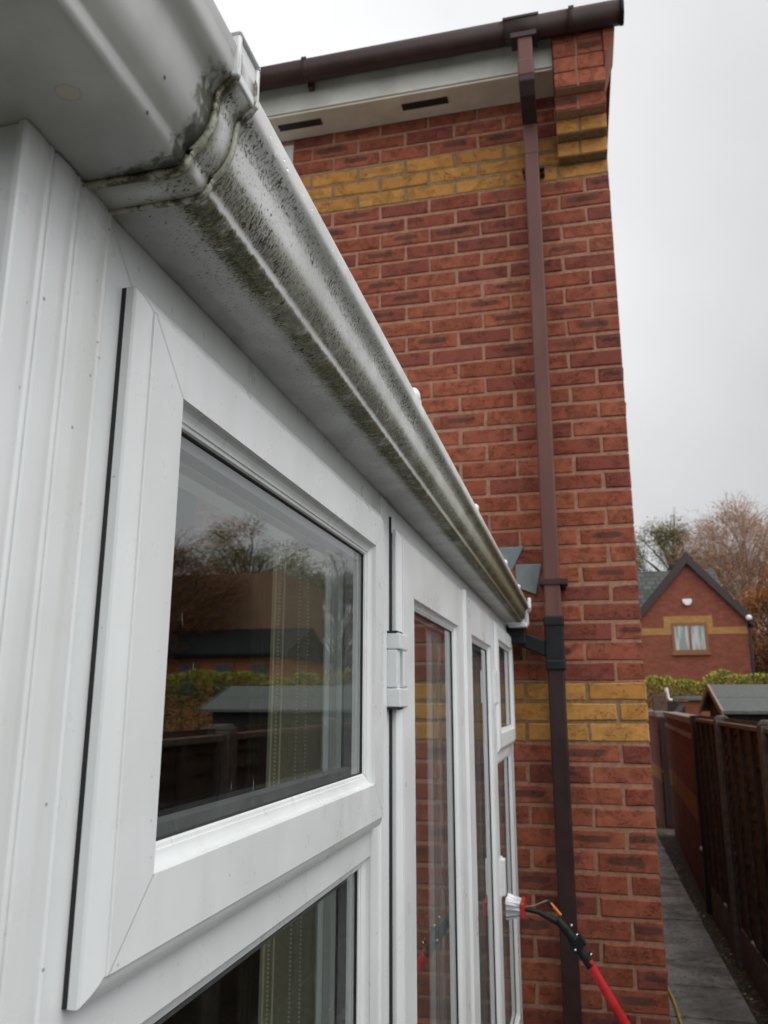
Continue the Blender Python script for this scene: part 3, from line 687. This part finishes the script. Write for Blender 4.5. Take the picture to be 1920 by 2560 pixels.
# corner piece turning to the left
PC = offs(GP, .0012); PC = PC[:-9] + [(x + .0016, z + .004) for x, z in PC[-9:]]
f = MB(); n = len(PC); vv = []; L = [-.0052]
for i in range(1, n): L.append(L[-1] + math.dist(PC[i - 1], PC[i]))
for st in range(3):
    for x, z in PC:
        d = x + .27; vv.append({0: (-.42, .306 - d, z), 1: (x, .306 - d, z), 2: (x, .372, z)}[st])
fs, us = [], []
for st in range(2):
    for i in range(n - 1):
        fs.append((st * n + i, st * n + i + 1, (st + 1) * n + i + 1, (st + 1) * n + i))
        ua, ub = (.05, .25) if st == 0 else (.25, .372); us.append([(ua, L[i]), (ua, L[i + 1]), (ub, L[i + 1]), (ub, L[i])])
f.add(vv, fs, uvs=us); f.build('corner_piece', M_CORN, wg, smooth=35, recalc=False, solid=-.0022)
f = MB(); pts = [(.306 - (x + .27), z) for x, z in GP]; vv = [(-.415, y, z) for y, z in pts] + [(-3.4, y, z) for y, z in pts]; n = len(pts)
f.add(vv, [(i, i + 1, n + i + 1, n + i) for i in range(n - 1)], uvs=[[(.2, .0), (.2, .01), (3, .01), (3, 0)]] * (n - 1)); f.build('return_trough', M_CORN, wg, smooth=35, recalc=False, solid=-.0022)
# union bracket with ribs and front clip
un = part_empty('union', wg)
f = MB(); profile_uv(f, offs(GP, .0030), .3620, .3900); f.build('union_band', M_UNI, un, smooth=35, recalc=False, solid=-.003)
for y in (.3605, .3865):
    f = MB(); profile_uv(f, offs(GP, .0044), y, y + .0040); f.build('union_rib', M_RIB, un, smooth=35, recalc=False, solid=-.003)
f = MB(); f.box(-.1788, -.1728, .3600, .3640, .352, .3805); f.box(-.1788, -.1728, .3870, .3910, .352, .3805); f.box(-.1815, -.1724, .3596, .3914, .3800, .3832); f.box(-.178, -.1745, .3635, .3875, .352, .3802)
f.build('union_clip', M_PVC, un, bevel=.0016, seg=3, smooth=40)
f = MB(); profile_uv(f, offs(GP, .003), 3.155, 3.262); f.box(-.2735, -.1850, 3.262, 3.268, .2965, .392); f.box(-.262, -.190, 3.176, 3.252, .2845, .300)
f.box(-.1800, -.1690, 3.150, 3.176, .352, .394); f.build('outlet', M_WHITE, wg, smooth=35, bevel=.0025)
f = MB(); rg = random.Random(5)
for i in range(45):
    y = .42 + 2.4 * rg.random() ** 1.5; r = rg.uniform(.0004, .0008)
    f.ball((-.1768, y, .3575 + rg.uniform(-.001, .004)), (r * .9, r * .9, r * 1.5), 8, 6)
M_WATER = Mat('water_drop', .03, (1, 1, 1)); M_WATER.b.inputs['Transmission Weight'].default_value = 1; M_WATER.b.inputs['IOR'].default_value = 1.33
f.build('water_drops', M_WATER.m, wg, smooth=60, kind='stuff')

# vertical blind inside
vb = thing('vertical_blind', 'cream vertical blind slats gathered inside the near conservatory window', 'blind')
f = MB(); f.box(-.435, -.385, .42, 1.32, .238, .262); f.build('head_rail', M_WHITE, vb, bevel=.003)
rg = random.Random(3)
for k in range(9):
    y = 1.165 + k * .013; a = R(84 + rg.uniform(-6, 6)); d = .044
    f = MB(); x = -.412
    pts = [(x + math.cos(a + 1.57) * 0 + math.sin(a) * d * t + math.cos(a) * .006 * (1 - t * t) * 0, y + math.cos(a) * d * t + .004 * (1 - t * t)) for t in [i / 4 - 1 for i in range(9)]]
    f.prism(pts, 'z', -1.1, .236, closed=False); f.build('slat', M_BLIND if k else M_BLIND2, vb, smooth=60, solid=.0006)
for x, y in ((-.432, 1.130), (-.400, 1.128), (-.392, 1.146)):
    f = MB(); zz = .235
    while zz > -.75: f.ball((x, y, zz), .0019, 6, 4); zz -= .0056
    f.build('bead_chain', M_CHAIN, vb, smooth=60)
f = MB(); f.tube([(-.440, 1.133, .235), (-.440, 1.133, -.8)], .0014, 6); f.tube([(-.424, 1.128, .235), (-.424, 1.128, -.8)], .0014, 6); f.build('cord', M_CHAIN, vb)

# ------------------------------------------------------------------ cleaning brush on its pole
br = thing('cleaning_brush', 'white bristle cleaning brush on a red telescopic pole scrubbing the far window', 'brush')
f = MB(); rg = random.Random(11)
for i in range(520):
    y = rg.uniform(0, 1); z = rg.uniform(0, 1)
    b0 = Vector((-.2185, 2.742 + .086 * y, -.655 + .036 * z)); b1 = Vector((-.2640 + rg.uniform(0, .003), 2.735 + .10 * y, -.665 + .058 * z))
    f.tube([b0, b0.lerp(b1, .6), b1], [.0014, .0017, .0020], 4)
f.build('bristles', M_BRIS, br)
f = MB(); f.box(-.2195, -.2065, 2.736, 2.834, -.659, -.613); f.build('stock', M_REDST, br, bevel=.006, seg=3)
f = MB(); Yb = 2.785
f.tube([(-.205, Yb, -.640), (-.165, Yb, -.646), (-.125, Yb, -.664), (-.098, Yb, -.676)], [.0075, .0085, .010, .011], 10)
f.tube([(-.108, Yb, -.664), (-.072, Yb, -.706), (-.012, Yb, -.792)], [.0125, .0140, .0145], 12)
f.tube([(-.136, Yb - .005, -.613), (-.120, Yb - .003, -.628)], [.006, .006], 8)
f.box(-.064, -.036, Yb - .018, Yb + .018, -.750, -.706, M=Matrix.Translation((-.05, Yb, -.73)) @ Matrix.Rotation(R(55), 4, 'Y') @ Matrix.Translation((.05, -Yb, .73)))
f.build('neck', M_BLACKP, br, smooth=40)
for p in ((-.066, -.674), (-.051, -.700), (-.058, -.743), (-.012, -.752)):
    f = MB(); f.tube([(p[0], Yb - .018, p[1]), (p[0] + .002, Yb - .030, p[1] + .002)], .0058, 10); o_ = f.build('clamp_knob', M_BLACKP, br, smooth=40)
    f = MB(); f.ball((p[0] + .002, Yb - .031, p[1] + .002), .0042, 8, 6); f.build('screw', M_STEEL, o_, smooth=60)
f = MB(); f.tube([(-.126, Yb - .004, -.618), (-.096, Yb - .004, -.651)], .0045, 8); f.build('water_tube', M_ORANGE, br, smooth=60)
f = MB(); f.tube([(-.206, Yb, -.634), (-.175, Yb, -.628), (-.150, Yb, -.617), (-.134, Yb, -.611)], .0022, 6); f.build('jet_hose', M_TRIM, br, smooth=60)
d = Vector((.097, 0, -.160)); p0 = Vector((-.020, Yb, -.778)); p1 = p0 + d * ((GZ + .012 - p0.z) / d.z); f = MB()
f.tube([p0, p0.lerp(p1, .5), p1], [.0138, .0150, .0165], 16); f.build('pole', M_POLE, br, smooth=40)

f = MB(); f.tube([(.33, 6.4, GZ + .012), (.42, 6.0, GZ + .012), (.447, 5.6, GZ + .012), (.449, 5.2, GZ + .012), (.46, 4.6, GZ + .012), (.50, 3.6, GZ + .012), (.42, 2.4, GZ + .012)], .009, 8)
o = f.build('garden_hose', M_HOSE, smooth=60); o['label'] = 'thin yellow hose lying on the paving beside the brick corner'; o['category'] = 'hose'

# ------------------------------------------------------------------ fence, garden wall, gate
fn = thing('fence', 'dark brown lap panel fence with concrete posts beside the gravel strip', 'fence')
FX = 1.0; PY = [7.75, 6.45, 4.92, 3.38, 1.84, .30, -1.24, -2.78]
M_RAIL = plain('worn_rail', (.13, .095, .07), .8, .35, 20)
rg = random.Random(21)
for a, b in zip(PY[1:], PY[:-1]):
    f = MB(); nb = 17
    for i in range(nb):
        z = -1.50 + i * .080; N_ = 14; ph = rg.random() * 9; am = rg.uniform(.006, .014); vv = []
        ya, yb = a + .055, b - .055
        for q in range(N_ + 1):
            y = ya + (yb - ya) * q / N_; wv = am * math.sin(ph + q * 1.1) + am * .6 * math.sin(ph * 2 + q * 2.7)
            vv += [(FX - .012, y, z + wv), (FX - .004, y, z + wv), (FX + .016, y, z + .105), (FX + .010, y, z + .105)]
        fs = []
        for q in range(N_):
            for j in range(4): fs.append((q * 4 + j, q * 4 + (j + 1) % 4, q * 4 + 4 + (j + 1) % 4, q * 4 + 4 + j))
        f.add(vv, fs)
    for t_ in (.02, .25, .5, .75, .98):
        y = a + .06 + (b - a - .12) * t_; f.box(FX - .030, FX - .012, y - .017, y + .017, -1.50, -.165)
    pn = f.build('panel', M_WOODH, fn)
    f = MB(); f.box(FX - .035, FX + .03, a + .05, b - .05, -.168, -.140); f.build('cap_rail', M_RAIL, fn, bevel=.004)
    f = MB(); f.box(FX - .022, FX + .022, a + .05, b - .05, GZ - .05, -1.50); f.build('gravel_board', M_CONC, fn, bevel=.004)
for y in PY[1:]:
    f = MB(); f.box(FX - .055, FX + .045, y - .05, y + .05, GZ - .1, -.125); f.prism([(FX - .055, -.125), (FX - .03, -.098), (FX + .02, -.098), (FX + .045, -.125)], 'y', y - .05, y + .05); f.build('post', M_CONC, fn, bevel=.006)
bp = thing('timber_post', 'black timber post with a white cap fixing at the end of the fence', 'post')
f = MB(); f.box(.955, 1.06, 7.83, 7.95, GZ - .1, -.12); f.build('post_shaft', plain('black_paint', (.012, .011, .011), .6, .3), bp, bevel=.006)
f = MB(); f.ball((.953, 7.86, -1.24), (.014, .022, .022)); f.build('white_fixing', M_WHITE, bp, smooth=60)

def rotwall(y0, x0, y1, x1, t_): return [(x0, y0), (x1, y1), (x1 + t_, y1), (x0 + t_, y0)]
gw = thing('garden_wall', 'low red brick garden wall with buff band and stone coping past the fence', 'wall', group='garden walls')
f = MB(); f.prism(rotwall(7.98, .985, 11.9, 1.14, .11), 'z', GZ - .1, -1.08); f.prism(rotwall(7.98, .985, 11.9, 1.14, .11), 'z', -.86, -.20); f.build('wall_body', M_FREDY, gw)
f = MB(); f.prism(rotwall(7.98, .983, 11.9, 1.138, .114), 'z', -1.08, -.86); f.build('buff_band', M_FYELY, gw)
f = MB(); f.box(1.142, 1.26, 11.9, 12.1, GZ - .1, -1.10); f.box(1.142, 1.26, 11.9, 12.1, -.90, -.20); f.build('pier', M_FRED, gw)
f = MB(); f.box(1.140, 1.262, 11.898, 12.1, -1.10, -.90); f.build('pier_band', M_FYEL, gw)
f = MB(); f.prism(rotwall(7.97, .955, 12.13, 1.115, .17), 'z', -.20, -.135); f.prism(rotwall(7.97, .965, 12.13, 1.125, .15), 'z', -.34, -.29); f.build('coping', M_COPE, gw, bevel=.008)
gt = thing('garden_gate', 'narrow dark brown timber gate between the garden walls', 'gate')
f = MB()
for i in range(4): f.box(1.105 + i * .055, 1.157 + i * .055, 12.7, 12.72, GZ + .03, -.235)
f.box(1.105, 1.325, 12.72, 12.745, -.5, -.4); f.box(1.105, 1.325, 12.72, 12.745, -1.5, -1.4); f.build('boards', plain('gate_wood', (.020, .012, .010), .8, .4, 20, stretch=(1, 1, .1)), gt)
f = MB(); f.box(1.100, 1.104, 12.70, 12.74, -1.0, -.96); f.build('latch', M_STEEL, gt)
gw2 = thing('garden_wall', 'farther red brick garden wall standing behind the dark gate', 'wall', group='garden walls')
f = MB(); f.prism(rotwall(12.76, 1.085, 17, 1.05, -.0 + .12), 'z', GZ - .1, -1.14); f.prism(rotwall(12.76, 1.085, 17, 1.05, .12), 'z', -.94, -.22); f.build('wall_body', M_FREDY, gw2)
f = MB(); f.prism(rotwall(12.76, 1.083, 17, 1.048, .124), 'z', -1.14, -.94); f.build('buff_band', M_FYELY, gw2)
f = MB(); f.prism(rotwall(12.75, 1.06, 17, 1.03, .17), 'z', -.22, -.14); f.build('coping', M_COPE, gw2, bevel=.008)

# shed behind the fence
sh = thing('garden_shed', 'dark timber shed with grey felt roof behind the fence', 'shed')
f = MB()
for i in range(14): f.prism([(7.10, GZ + i * .118), (7.10 - .012, GZ + i * .118), (7.10, GZ + i * .118 + .118)], 'x', 1.17, 2.80)
f.prism([(7.10, GZ), (8.20, GZ), (8.20, -.03), (7.64, .125), (7.10, -.075)], 'x', 1.17, 2.80); f.build('wall', M_WOOD, sh)
f = MB(); f.prism([(6.985, -.090), (6.985, -.070), (7.64, .148), (8.30, -.068), (8.30, -.088), (7.64, .128)], 'x', 1.105, 2.87); f.prism([(6.980, -.094), (6.980, -.080), (6.999, -.0745), (6.999, -.088)], 'x', 1.1, 2.872); f.box(1.105, 2.87, 7.30, 7.305, .028, .0375)
f.build('roof', M_FELT, sh)
f = MB(); f.prism([(6.99, -.125), (6.99, -.068), (7.64, .151), (8.30, -.065), (8.30, -.11), (7.64, .10)], 'x', 1.085, 1.104); f.build('bargeboard', M_TRIM, sh)
f = MB(); f.box(1.22, 1.9, 7.080, 7.094, GZ + .05, -.15); f.build('door', M_WOOD, sh)

# brick outbuilding, old timber frame and waste pipe beyond the wall
ob = thing('outbuilding', 'small orange brick outbuilding with a flat grey roof beyond the garden wall', 'outbuilding')
f = MB(); f.box(1.62, 3.2, 14.0, 16.0, GZ, .02); f.build('wall', far_brick('orange_brickwork', (.30, .10, .045), (.38, .14, .06), (.25, .13, .08)), ob)
f = MB(); f.box(1.56, 3.3, 13.9, 16.1, .02, .085); f.build('roof', plain('flat_roof', (.13, .15, .16), .8, .2), ob, bevel=.01)
tf = thing('lean_to', 'weathered brown timber lean-to frame left of the orange outbuilding', 'lean-to')
f = MB(); f.box(1.10, 1.30, 13.4, 13.6, GZ, .10); f.build('post', M_WOODP, tf, bevel=.01)
f = MB(); f.box(1.0, 1.62, 13.42, 13.52, .0, .055); f.build('beam', M_WOODP, tf, bevel=.005)
f = MB(); f.prism([(1.30, -.30), (1.36, -.30), (1.60, -.02), (1.52, -.0)], 'y', 13.45, 13.52); f.build('brace', M_WOODP, tf)
f = MB(); f.box(1.30, 1.62, 13.9, 13.95, GZ, -.02); f.build('boarding', M_WOOD, tf)
f = MB(); f.tube([(1.30, 13.3, .20), (1.31, 13.3, .06), (1.33, 13.3, .03), (1.37, 13.3, .025)], .022, 10); f.tube([(1.29, 13.3, .21), (1.29, 13.3, .15)], .027, 10)
o = f.build('waste_pipe', M_WHITE, smooth=50); o['label'] = 'short white plastic pipe end in front of the yellow green hedge'; o['category'] = 'pipe'

# ------------------------------------------------------------------ vegetation
def leaf(mb, c, s, rg, rnd=None, flat=0):
    d = Vector((rg.gauss(0, 1), rg.gauss(0, 1), rg.gauss(0, 1) * (1 - flat))).normalized(); e = d.cross(Vector((rg.gauss(0, 1), rg.gauss(0, 1), rg.gauss(0, 1)))).normalized()
    c = Vector(c); w_ = s * rg.uniform(.35, .6)
    mb.add([c - d * s, c + e * w_, c + d * s, c - e * w_], [(0, 1, 2, 3)], rnd=rg.random() if rnd is None else rnd)
hd = thing('hedge', 'yellow green clipped hedge in front of the gabled brick house', 'hedge')
f = MB(); rg = random.Random(31)
for i in range(26000):
    x = rg.uniform(.9, 9.5); y = 15.0 + (rg.random() ** .5) * 1.2 * rg.choice((1, .25)); top = .45 + .07 * math.sin(x * 2.1) + .07 * math.sin(x * 5.3 + 1) + (.0 if x < 2.2 else .05) + .04 * math.sin(x * 11)
    if x < 1.5: top -= .14
    z = top - (rg.random() ** 2) * 1.7
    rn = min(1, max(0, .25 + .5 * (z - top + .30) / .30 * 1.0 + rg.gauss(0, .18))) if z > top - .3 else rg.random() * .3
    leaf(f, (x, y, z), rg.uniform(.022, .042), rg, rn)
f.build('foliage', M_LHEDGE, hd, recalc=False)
f = MB()
for i in range(24):
    x = 1 + i * .36; f.tube([(x, 15.7, GZ - .05), (x + .05, 15.7, -.9), (x + rg.uniform(-.1, .1), 15.7, 0)], [.02, .016, .008], 5)
f.build('stem', M_BARK, hd)

ch = thing('shade_hedge', 'unseen tall dark hedge added behind the viewpoint to shade the wall', 'hedge')  # unseen hedge, added to block low light from the brick wall
f = MB(); rg = random.Random(77)
for i in range(17000):
    leaf(f, (rg.uniform(-5, 9), -7.5 + rg.uniform(-.4, .4), GZ + rg.random() * (3.6 + .4 * math.sin(i))), rg.uniform(.10, .2), rg)
f.build('foliage', leaf_mat('shade_hedge_leaves', (.012, .022, .010), (.035, .055, .022)), ch, recalc=False)
f = MB()
for i in range(18): f.tube([(-5 + i * .8, -7.5, GZ - .05), (-5 + i * .8, -7.5, GZ + 3.4)], [.09, .03], 6)
f.build('stem', M_BARK, ch)
def tree(name, label, x, y, h, cr, lm, bark, nleaf, lsize, seed, base=.3, clumps=60, fill=.42, twig=0, trunk_r=.16, group='trees beyond the gardens', top=1.0):
    """tapered trunk, limbs running out to clumps of leaves spread through an uneven crown"""
    rg = random.Random(seed); t_ = thing(name, label, 'tree', group=group)
    zb_, zt_ = GZ + h * base, GZ + h; cz = (zb_ + zt_) / 2; hz = (zt_ - zb_) / 2
    ph = [rg.uniform(0, 6.3) for _ in range(4)]
    br_ = MB(); tp = [Vector((x, y, GZ - .1))]
    for i in range(1, 8): tp.append(Vector((x + rg.gauss(0, .05) * i * .5, y + rg.gauss(0, .05) * i * .5, GZ + h * .92 * i / 7)))
    br_.tube(tp, [trunk_r * (1 - .125 * i) for i in range(8)], 7, caps=False)
    cl = []
    while len(cl) < clumps:
        v = Vector((rg.uniform(-1, 1), rg.uniform(-1, 1), rg.uniform(-1, 1)))
        if v.length > 1: continue
        a = math.atan2(v.y, v.x); k = 1 + .18 * math.sin(2 * a + ph[0]) + .16 * math.sin(3 * v.z * 2 + ph[1]) + .1 * math.sin(5 * a + ph[2])
        if rg.random() > .35 + .65 * v.length: continue
        w2 = math.sqrt(max(.05, 1 - max(0, v.z) ** 2 * (1 - .35 * top)))
        cl.append((Vector((x + v.x * cr * k * w2, y + v.y * cr * k * w2, cz + v.z * hz * (1 + .08 * math.sin(3 * a + ph[3])))), rg.uniform(.6, 1.5)))
    for c, sz in cl:
        t0 = min(.93, max(.18, ((c.z - GZ) / h) - rg.uniform(.12, .34))); p0 = tp[0].lerp(tp[-1], t0 / .92 if t0 < .92 else 1)
        m_ = p0.lerp(c, .55) + Vector((rg.gauss(0, .12), rg.gauss(0, .12), rg.uniform(-.05, .25)))
        br_.tube([p0, m_, c], [trunk_r * .33 * (1 - t0 * .6), trunk_r * .18, .012], 4, caps=False)
        for k in range(3):
            e = c + Vector((rg.gauss(0, 1), rg.gauss(0, 1), rg.gauss(.3, .8))).normalized() * cr * .30 * sz
            br_.tube([m_.lerp(c, .6), c.lerp(e, .5) + Vector((0, 0, .06)), e], [.028, .014, .006], 3, caps=False)
    br_.build('trunk', bark, t_, smooth=60)
    f = MB(); per = nleaf // clumps
    for c, sz in cl:
        sg = fill * sz * cr / 3.0; tone = rg.uniform(-.28, .28)
        for _ in range(int(per * sz)):
            g3 = Vector((rg.gauss(0, 1), rg.gauss(0, 1), rg.gauss(0, .85)))
            if g3.length > 1.9: g3 *= 1.2 / g3.length
            q = c + g3 * sg
            rn = min(1, max(0, rg.random() * .55 + .22 + tone))
            if rg.random() < twig:
                d = (q - Vector((x, y, q.z - .5))).normalized() + Vector((rg.gauss(0, .4), rg.gauss(0, .4), rg.gauss(.2, .4))); d = d.normalized() * rg.uniform(.15, .42); n_ = d.cross(Vector((rg.gauss(0, 1), rg.gauss(0, 1), .3))).normalized() * .009
                f.add([q - n_, q + n_, q + d + n_ * .3, q + d - n_ * .3], [(0, 1, 2, 3)], rnd=rn)
            else: leaf(f, q, lsize * rg.uniform(.6, 1.3), rg, rn)
    f.build('crown', lm, t_, recalc=False)
    return t_
tree('bushy_tree', 'sparse olive green tree behind the gable left of its apex', 5.3, 46, 11.9, 2.7, M_LGREEN, M_BARK, 30000, .055, 4, base=.30, clumps=100, fill=.38, twig=.2, trunk_r=.20)
tree('bare_tree', 'thin dark tree rising at the corner of the brick wall', 3.15, 43, 9.2, 1.0, M_LGREEN, M_BARK, 3600, .06, 9, base=.35, clumps=34, fill=.40, twig=.4, trunk_r=.16)
tree('birch_tree', 'tall pinkish birch with pale trunk right of the gabled house', 8.3, 43, 11.9, 3.0, M_LPINK, M_BARKP, 40000, .045, 12, base=.26, clumps=130, fill=.50, twig=.5, trunk_r=.17, top=.5)
tree('autumn_tree', 'orange brown autumn tree at the right edge behind the gabled house', 8.5, 38, 7.4, 1.9, M_LORANGE, M_BARK, 16000, .06, 15, base=.1, clumps=70, fill=.45, twig=.3, trunk_r=.14)
tree('autumn_tree', 'dull brown autumn shrub low beside the gabled house corner', 7.75, 36, 4.4, 1.4, M_LBROWN, M_BARK, 9000, .055, 16, base=.02, clumps=60, fill=.45, twig=.3, trunk_r=.12)
# trees only seen mirrored in the windows
G2 = 'trees mirrored in the glass'
tree('round_tree', 'broad round green tree mirrored in the near window', 13.6, 33, 9.4, 3.1, M_LGREEN, M_BARK, 60000, .042, 18, base=.25, clumps=110, fill=.42, twig=.25, trunk_r=.25, group=G2)
tree('bare_shrub', 'leafless brown twiggy shrub mirrored before the brown clad house', 12.6, 23.6, 6.5, 2.6, M_LBROWN, M_BARK, 20000, .035, 27, base=.35, clumps=80, fill=.5, twig=.75, trunk_r=.1, group=G2)
tree('loose_tree', 'grey green loose tree mirrored at the right of the near window', 11.0, 38, 8.6, 2.4, M_LGREEN, M_BARK, 26000, .042, 23, base=.15, clumps=70, fill=.4, twig=.3, trunk_r=.2, group=G2)

# ------------------------------------------------------------------ far houses
fh = thing('gabled_house', 'red brick gabled house with brown bargeboards beyond the hedge', 'house')
S = 29 / 25; HY = 29.0
def hx(x): return x * S
ax, az, er, ez = hx(3.27), hx(4.06), hx(4.79), hx(2.30); el = 2 * ax - er
f = MB(); f.prism([(el, GZ), (er, GZ), (er, ez), (ax, az), (el, ez)], 'y', HY, HY + 6); f.build('wall', M_FRED, fh)
f = MB(); bz0, bz1 = hx(1.915), hx(2.115); wl, wr, wt_, wb_ = hx(2.70), hx(3.70), hx(2.26), hx(1.39); hl, hr, ht = hx(2.50), hx(3.86), hx(2.455)
for a, b, c_, d_ in ((el - .004, hl, bz0, bz1), (hr, er + .004, bz0, bz1), (hl, wl, bz0, ht), (wr, hr, bz0, ht), (wl, wr, wt_, ht)): f.box(a, b, HY - .012, HY + .05, c_, d_)
f.build('buff_band', M_FYEL, fh)
fw = part_empty('window', fh)
f = MB(); t_ = .095
for a, b, c_, d_ in ((wl, wl + t_, wb_, wt_), (wr - t_, wr, wb_, wt_), (wl + t_, wr - t_, wb_, wb_ + t_), (wl + t_, wr - t_, wt_ - t_, wt_), ((wl + wr) / 2 - .03, (wl + wr) / 2 + .05, wb_ + t_, wt_ - t_)): f.box(a, b, HY - .03, HY + .06, c_, d_)
f.build('window_frame', M_FFRAME, fw)
f = MB(); f.box(wl + t_, wr - t_, HY - .008, HY + .02, wb_ + t_, wt_ - t_); f.build('pane', M_FWIN, fw)
f = MB(); f.box(wl - .05, wr + .05, HY - .08, HY, wb_ - .08, wb_ - .004); f.build('sill', M_FFRAME, fw)
sl_ = (az - ez) / (er - ax); ov = .22
def barge(sgn):
    o_ = .0; x1 = ax + sgn * (er - ax + ov); z1 = ez - ov * sl_
    return [(ax, az + .30), (x1, z1 + .30), (x1, z1 - .02), (ax, az - .06)]
f = MB(); f.prism(barge(1), 'y', HY - .16, HY - .10); f.prism(barge(-1), 'y', HY - .161, HY - .101); f.build('bargeboard', M_BARGE, fh)
f = MB()
for sgn in (1, -1):
    x1 = ax + sgn * (er - ax + ov); z1 = ez - ov * sl_
    f.prism([(ax, az + .32), (x1, z1 + .32), (x1, z1 + .26), (ax, az + .24)], 'y', HY - .13 - .001 * sgn, HY + 6)
rz, ry = hx(3.90) * 1.12, HY + 4.2      # main ridge runs behind the gable
f.add([(el - 6, HY + .7, hx(2.3)), (hx(4.65) * 1.02, HY + .7, hx(2.3)), (hx(4.18) * 1.10, ry, rz), (el - 6, ry, rz), (hx(4.9) * 1.13, ry + 3.5, hx(2.3)), (el - 6, ry + 3.5, hx(2.3))], [(0, 1, 2, 3), (1, 4, 2), (3, 2, 4, 5), (0, 3, 5), (0, 5, 4, 1)])
f.build('roof', M_TILE, fh)
f = MB(); f.box(el - 6, hx(4.65), HY + .8, ry + 3.4, GZ, hx(2.3)); f.build('rear_wall', M_FRED, fh)
f = MB(); cx_, cz_ = hx(3.20), hx(2.86)
f.prism([(cx_ - .16, cz_ + .10), (cx_ + .16, cz_ + .10), (cx_ + .15, cz_ - .02), (cx_ + .08, cz_ - .12), (cx_ - .06, cz_ - .12), (cx_ - .14, cz_ - .02)], 'y', HY - .10, HY); f.build('alarm_box', M_WHITE, fh, bevel=.03, seg=3)
f = MB(); f.ball((hx(4.825), HY - .2, hx(2.35)), .10, 12, 8); f.build('lamp', M_WHITE, fh, smooth=60)
f = MB(); f.box(er + .02, er + .09, HY - .06, HY + .02, GZ, ez - .05); f.box(er - .02, er + .2, HY - .06, HY + 5.8, ez - .25, ez - .13); f.build('downpipe', M_BARGE, fh)
bg_ = thing('bungalow', 'dark roofed brick house with brown clad upper storey mirrored in the near window', 'house')
f = MB(); f.box(7.7, 12.6, 22, 26, GZ, 1.30); f.build('wall', far_brick('bungalow_brick', (.34, .12, .055), (.42, .16, .07), (.3, .17, .1)), bg_)
f = MB(); f.prism([(21.7, 1.25), (21.7, 1.34), (24, 2.25), (26.3, 1.34), (26.3, 1.25)], 'x', 7.5, 12.8); f.build('roof', plain('black_slate', (.012, .012, .013), .85, .3, 6, spec=.1), bg_)
m = Mat('brown_cladding', .75, (.4, .18, .08)); o = m.xyz(); st = m.map(m.math('ABSOLUTE', m.math('SUBTRACT', m.math('FRACT', m.mul(o[0], 1.55)), .5)), .47, .5); m.color(m.mix(m.mul(st, .45), m.mix(m.map(m.noise(1.2, 4), .3, .7), (.175, .096, .052), (.235, .13, .072)), (.09, .042, .02)))
f = MB(); f.box(8.8, 13.2, 24.6, 29, 1.6, 4.15); f.build('upper_storey', m.m, bg_)
for x in (8.1, 9.2, 10.35, 11.5):
    f = MB(); f.box(x, x + .62, 21.96, 22.05, .1, 1.1); o_ = f.build('window', M_FFRAME, bg_)
    f = MB(); f.box(x + .06, x + .56, 21.94, 21.955, .16, 1.04); f.build('pane', plain('dark_pane', (.02, .022, .025), .1, .2), o_)
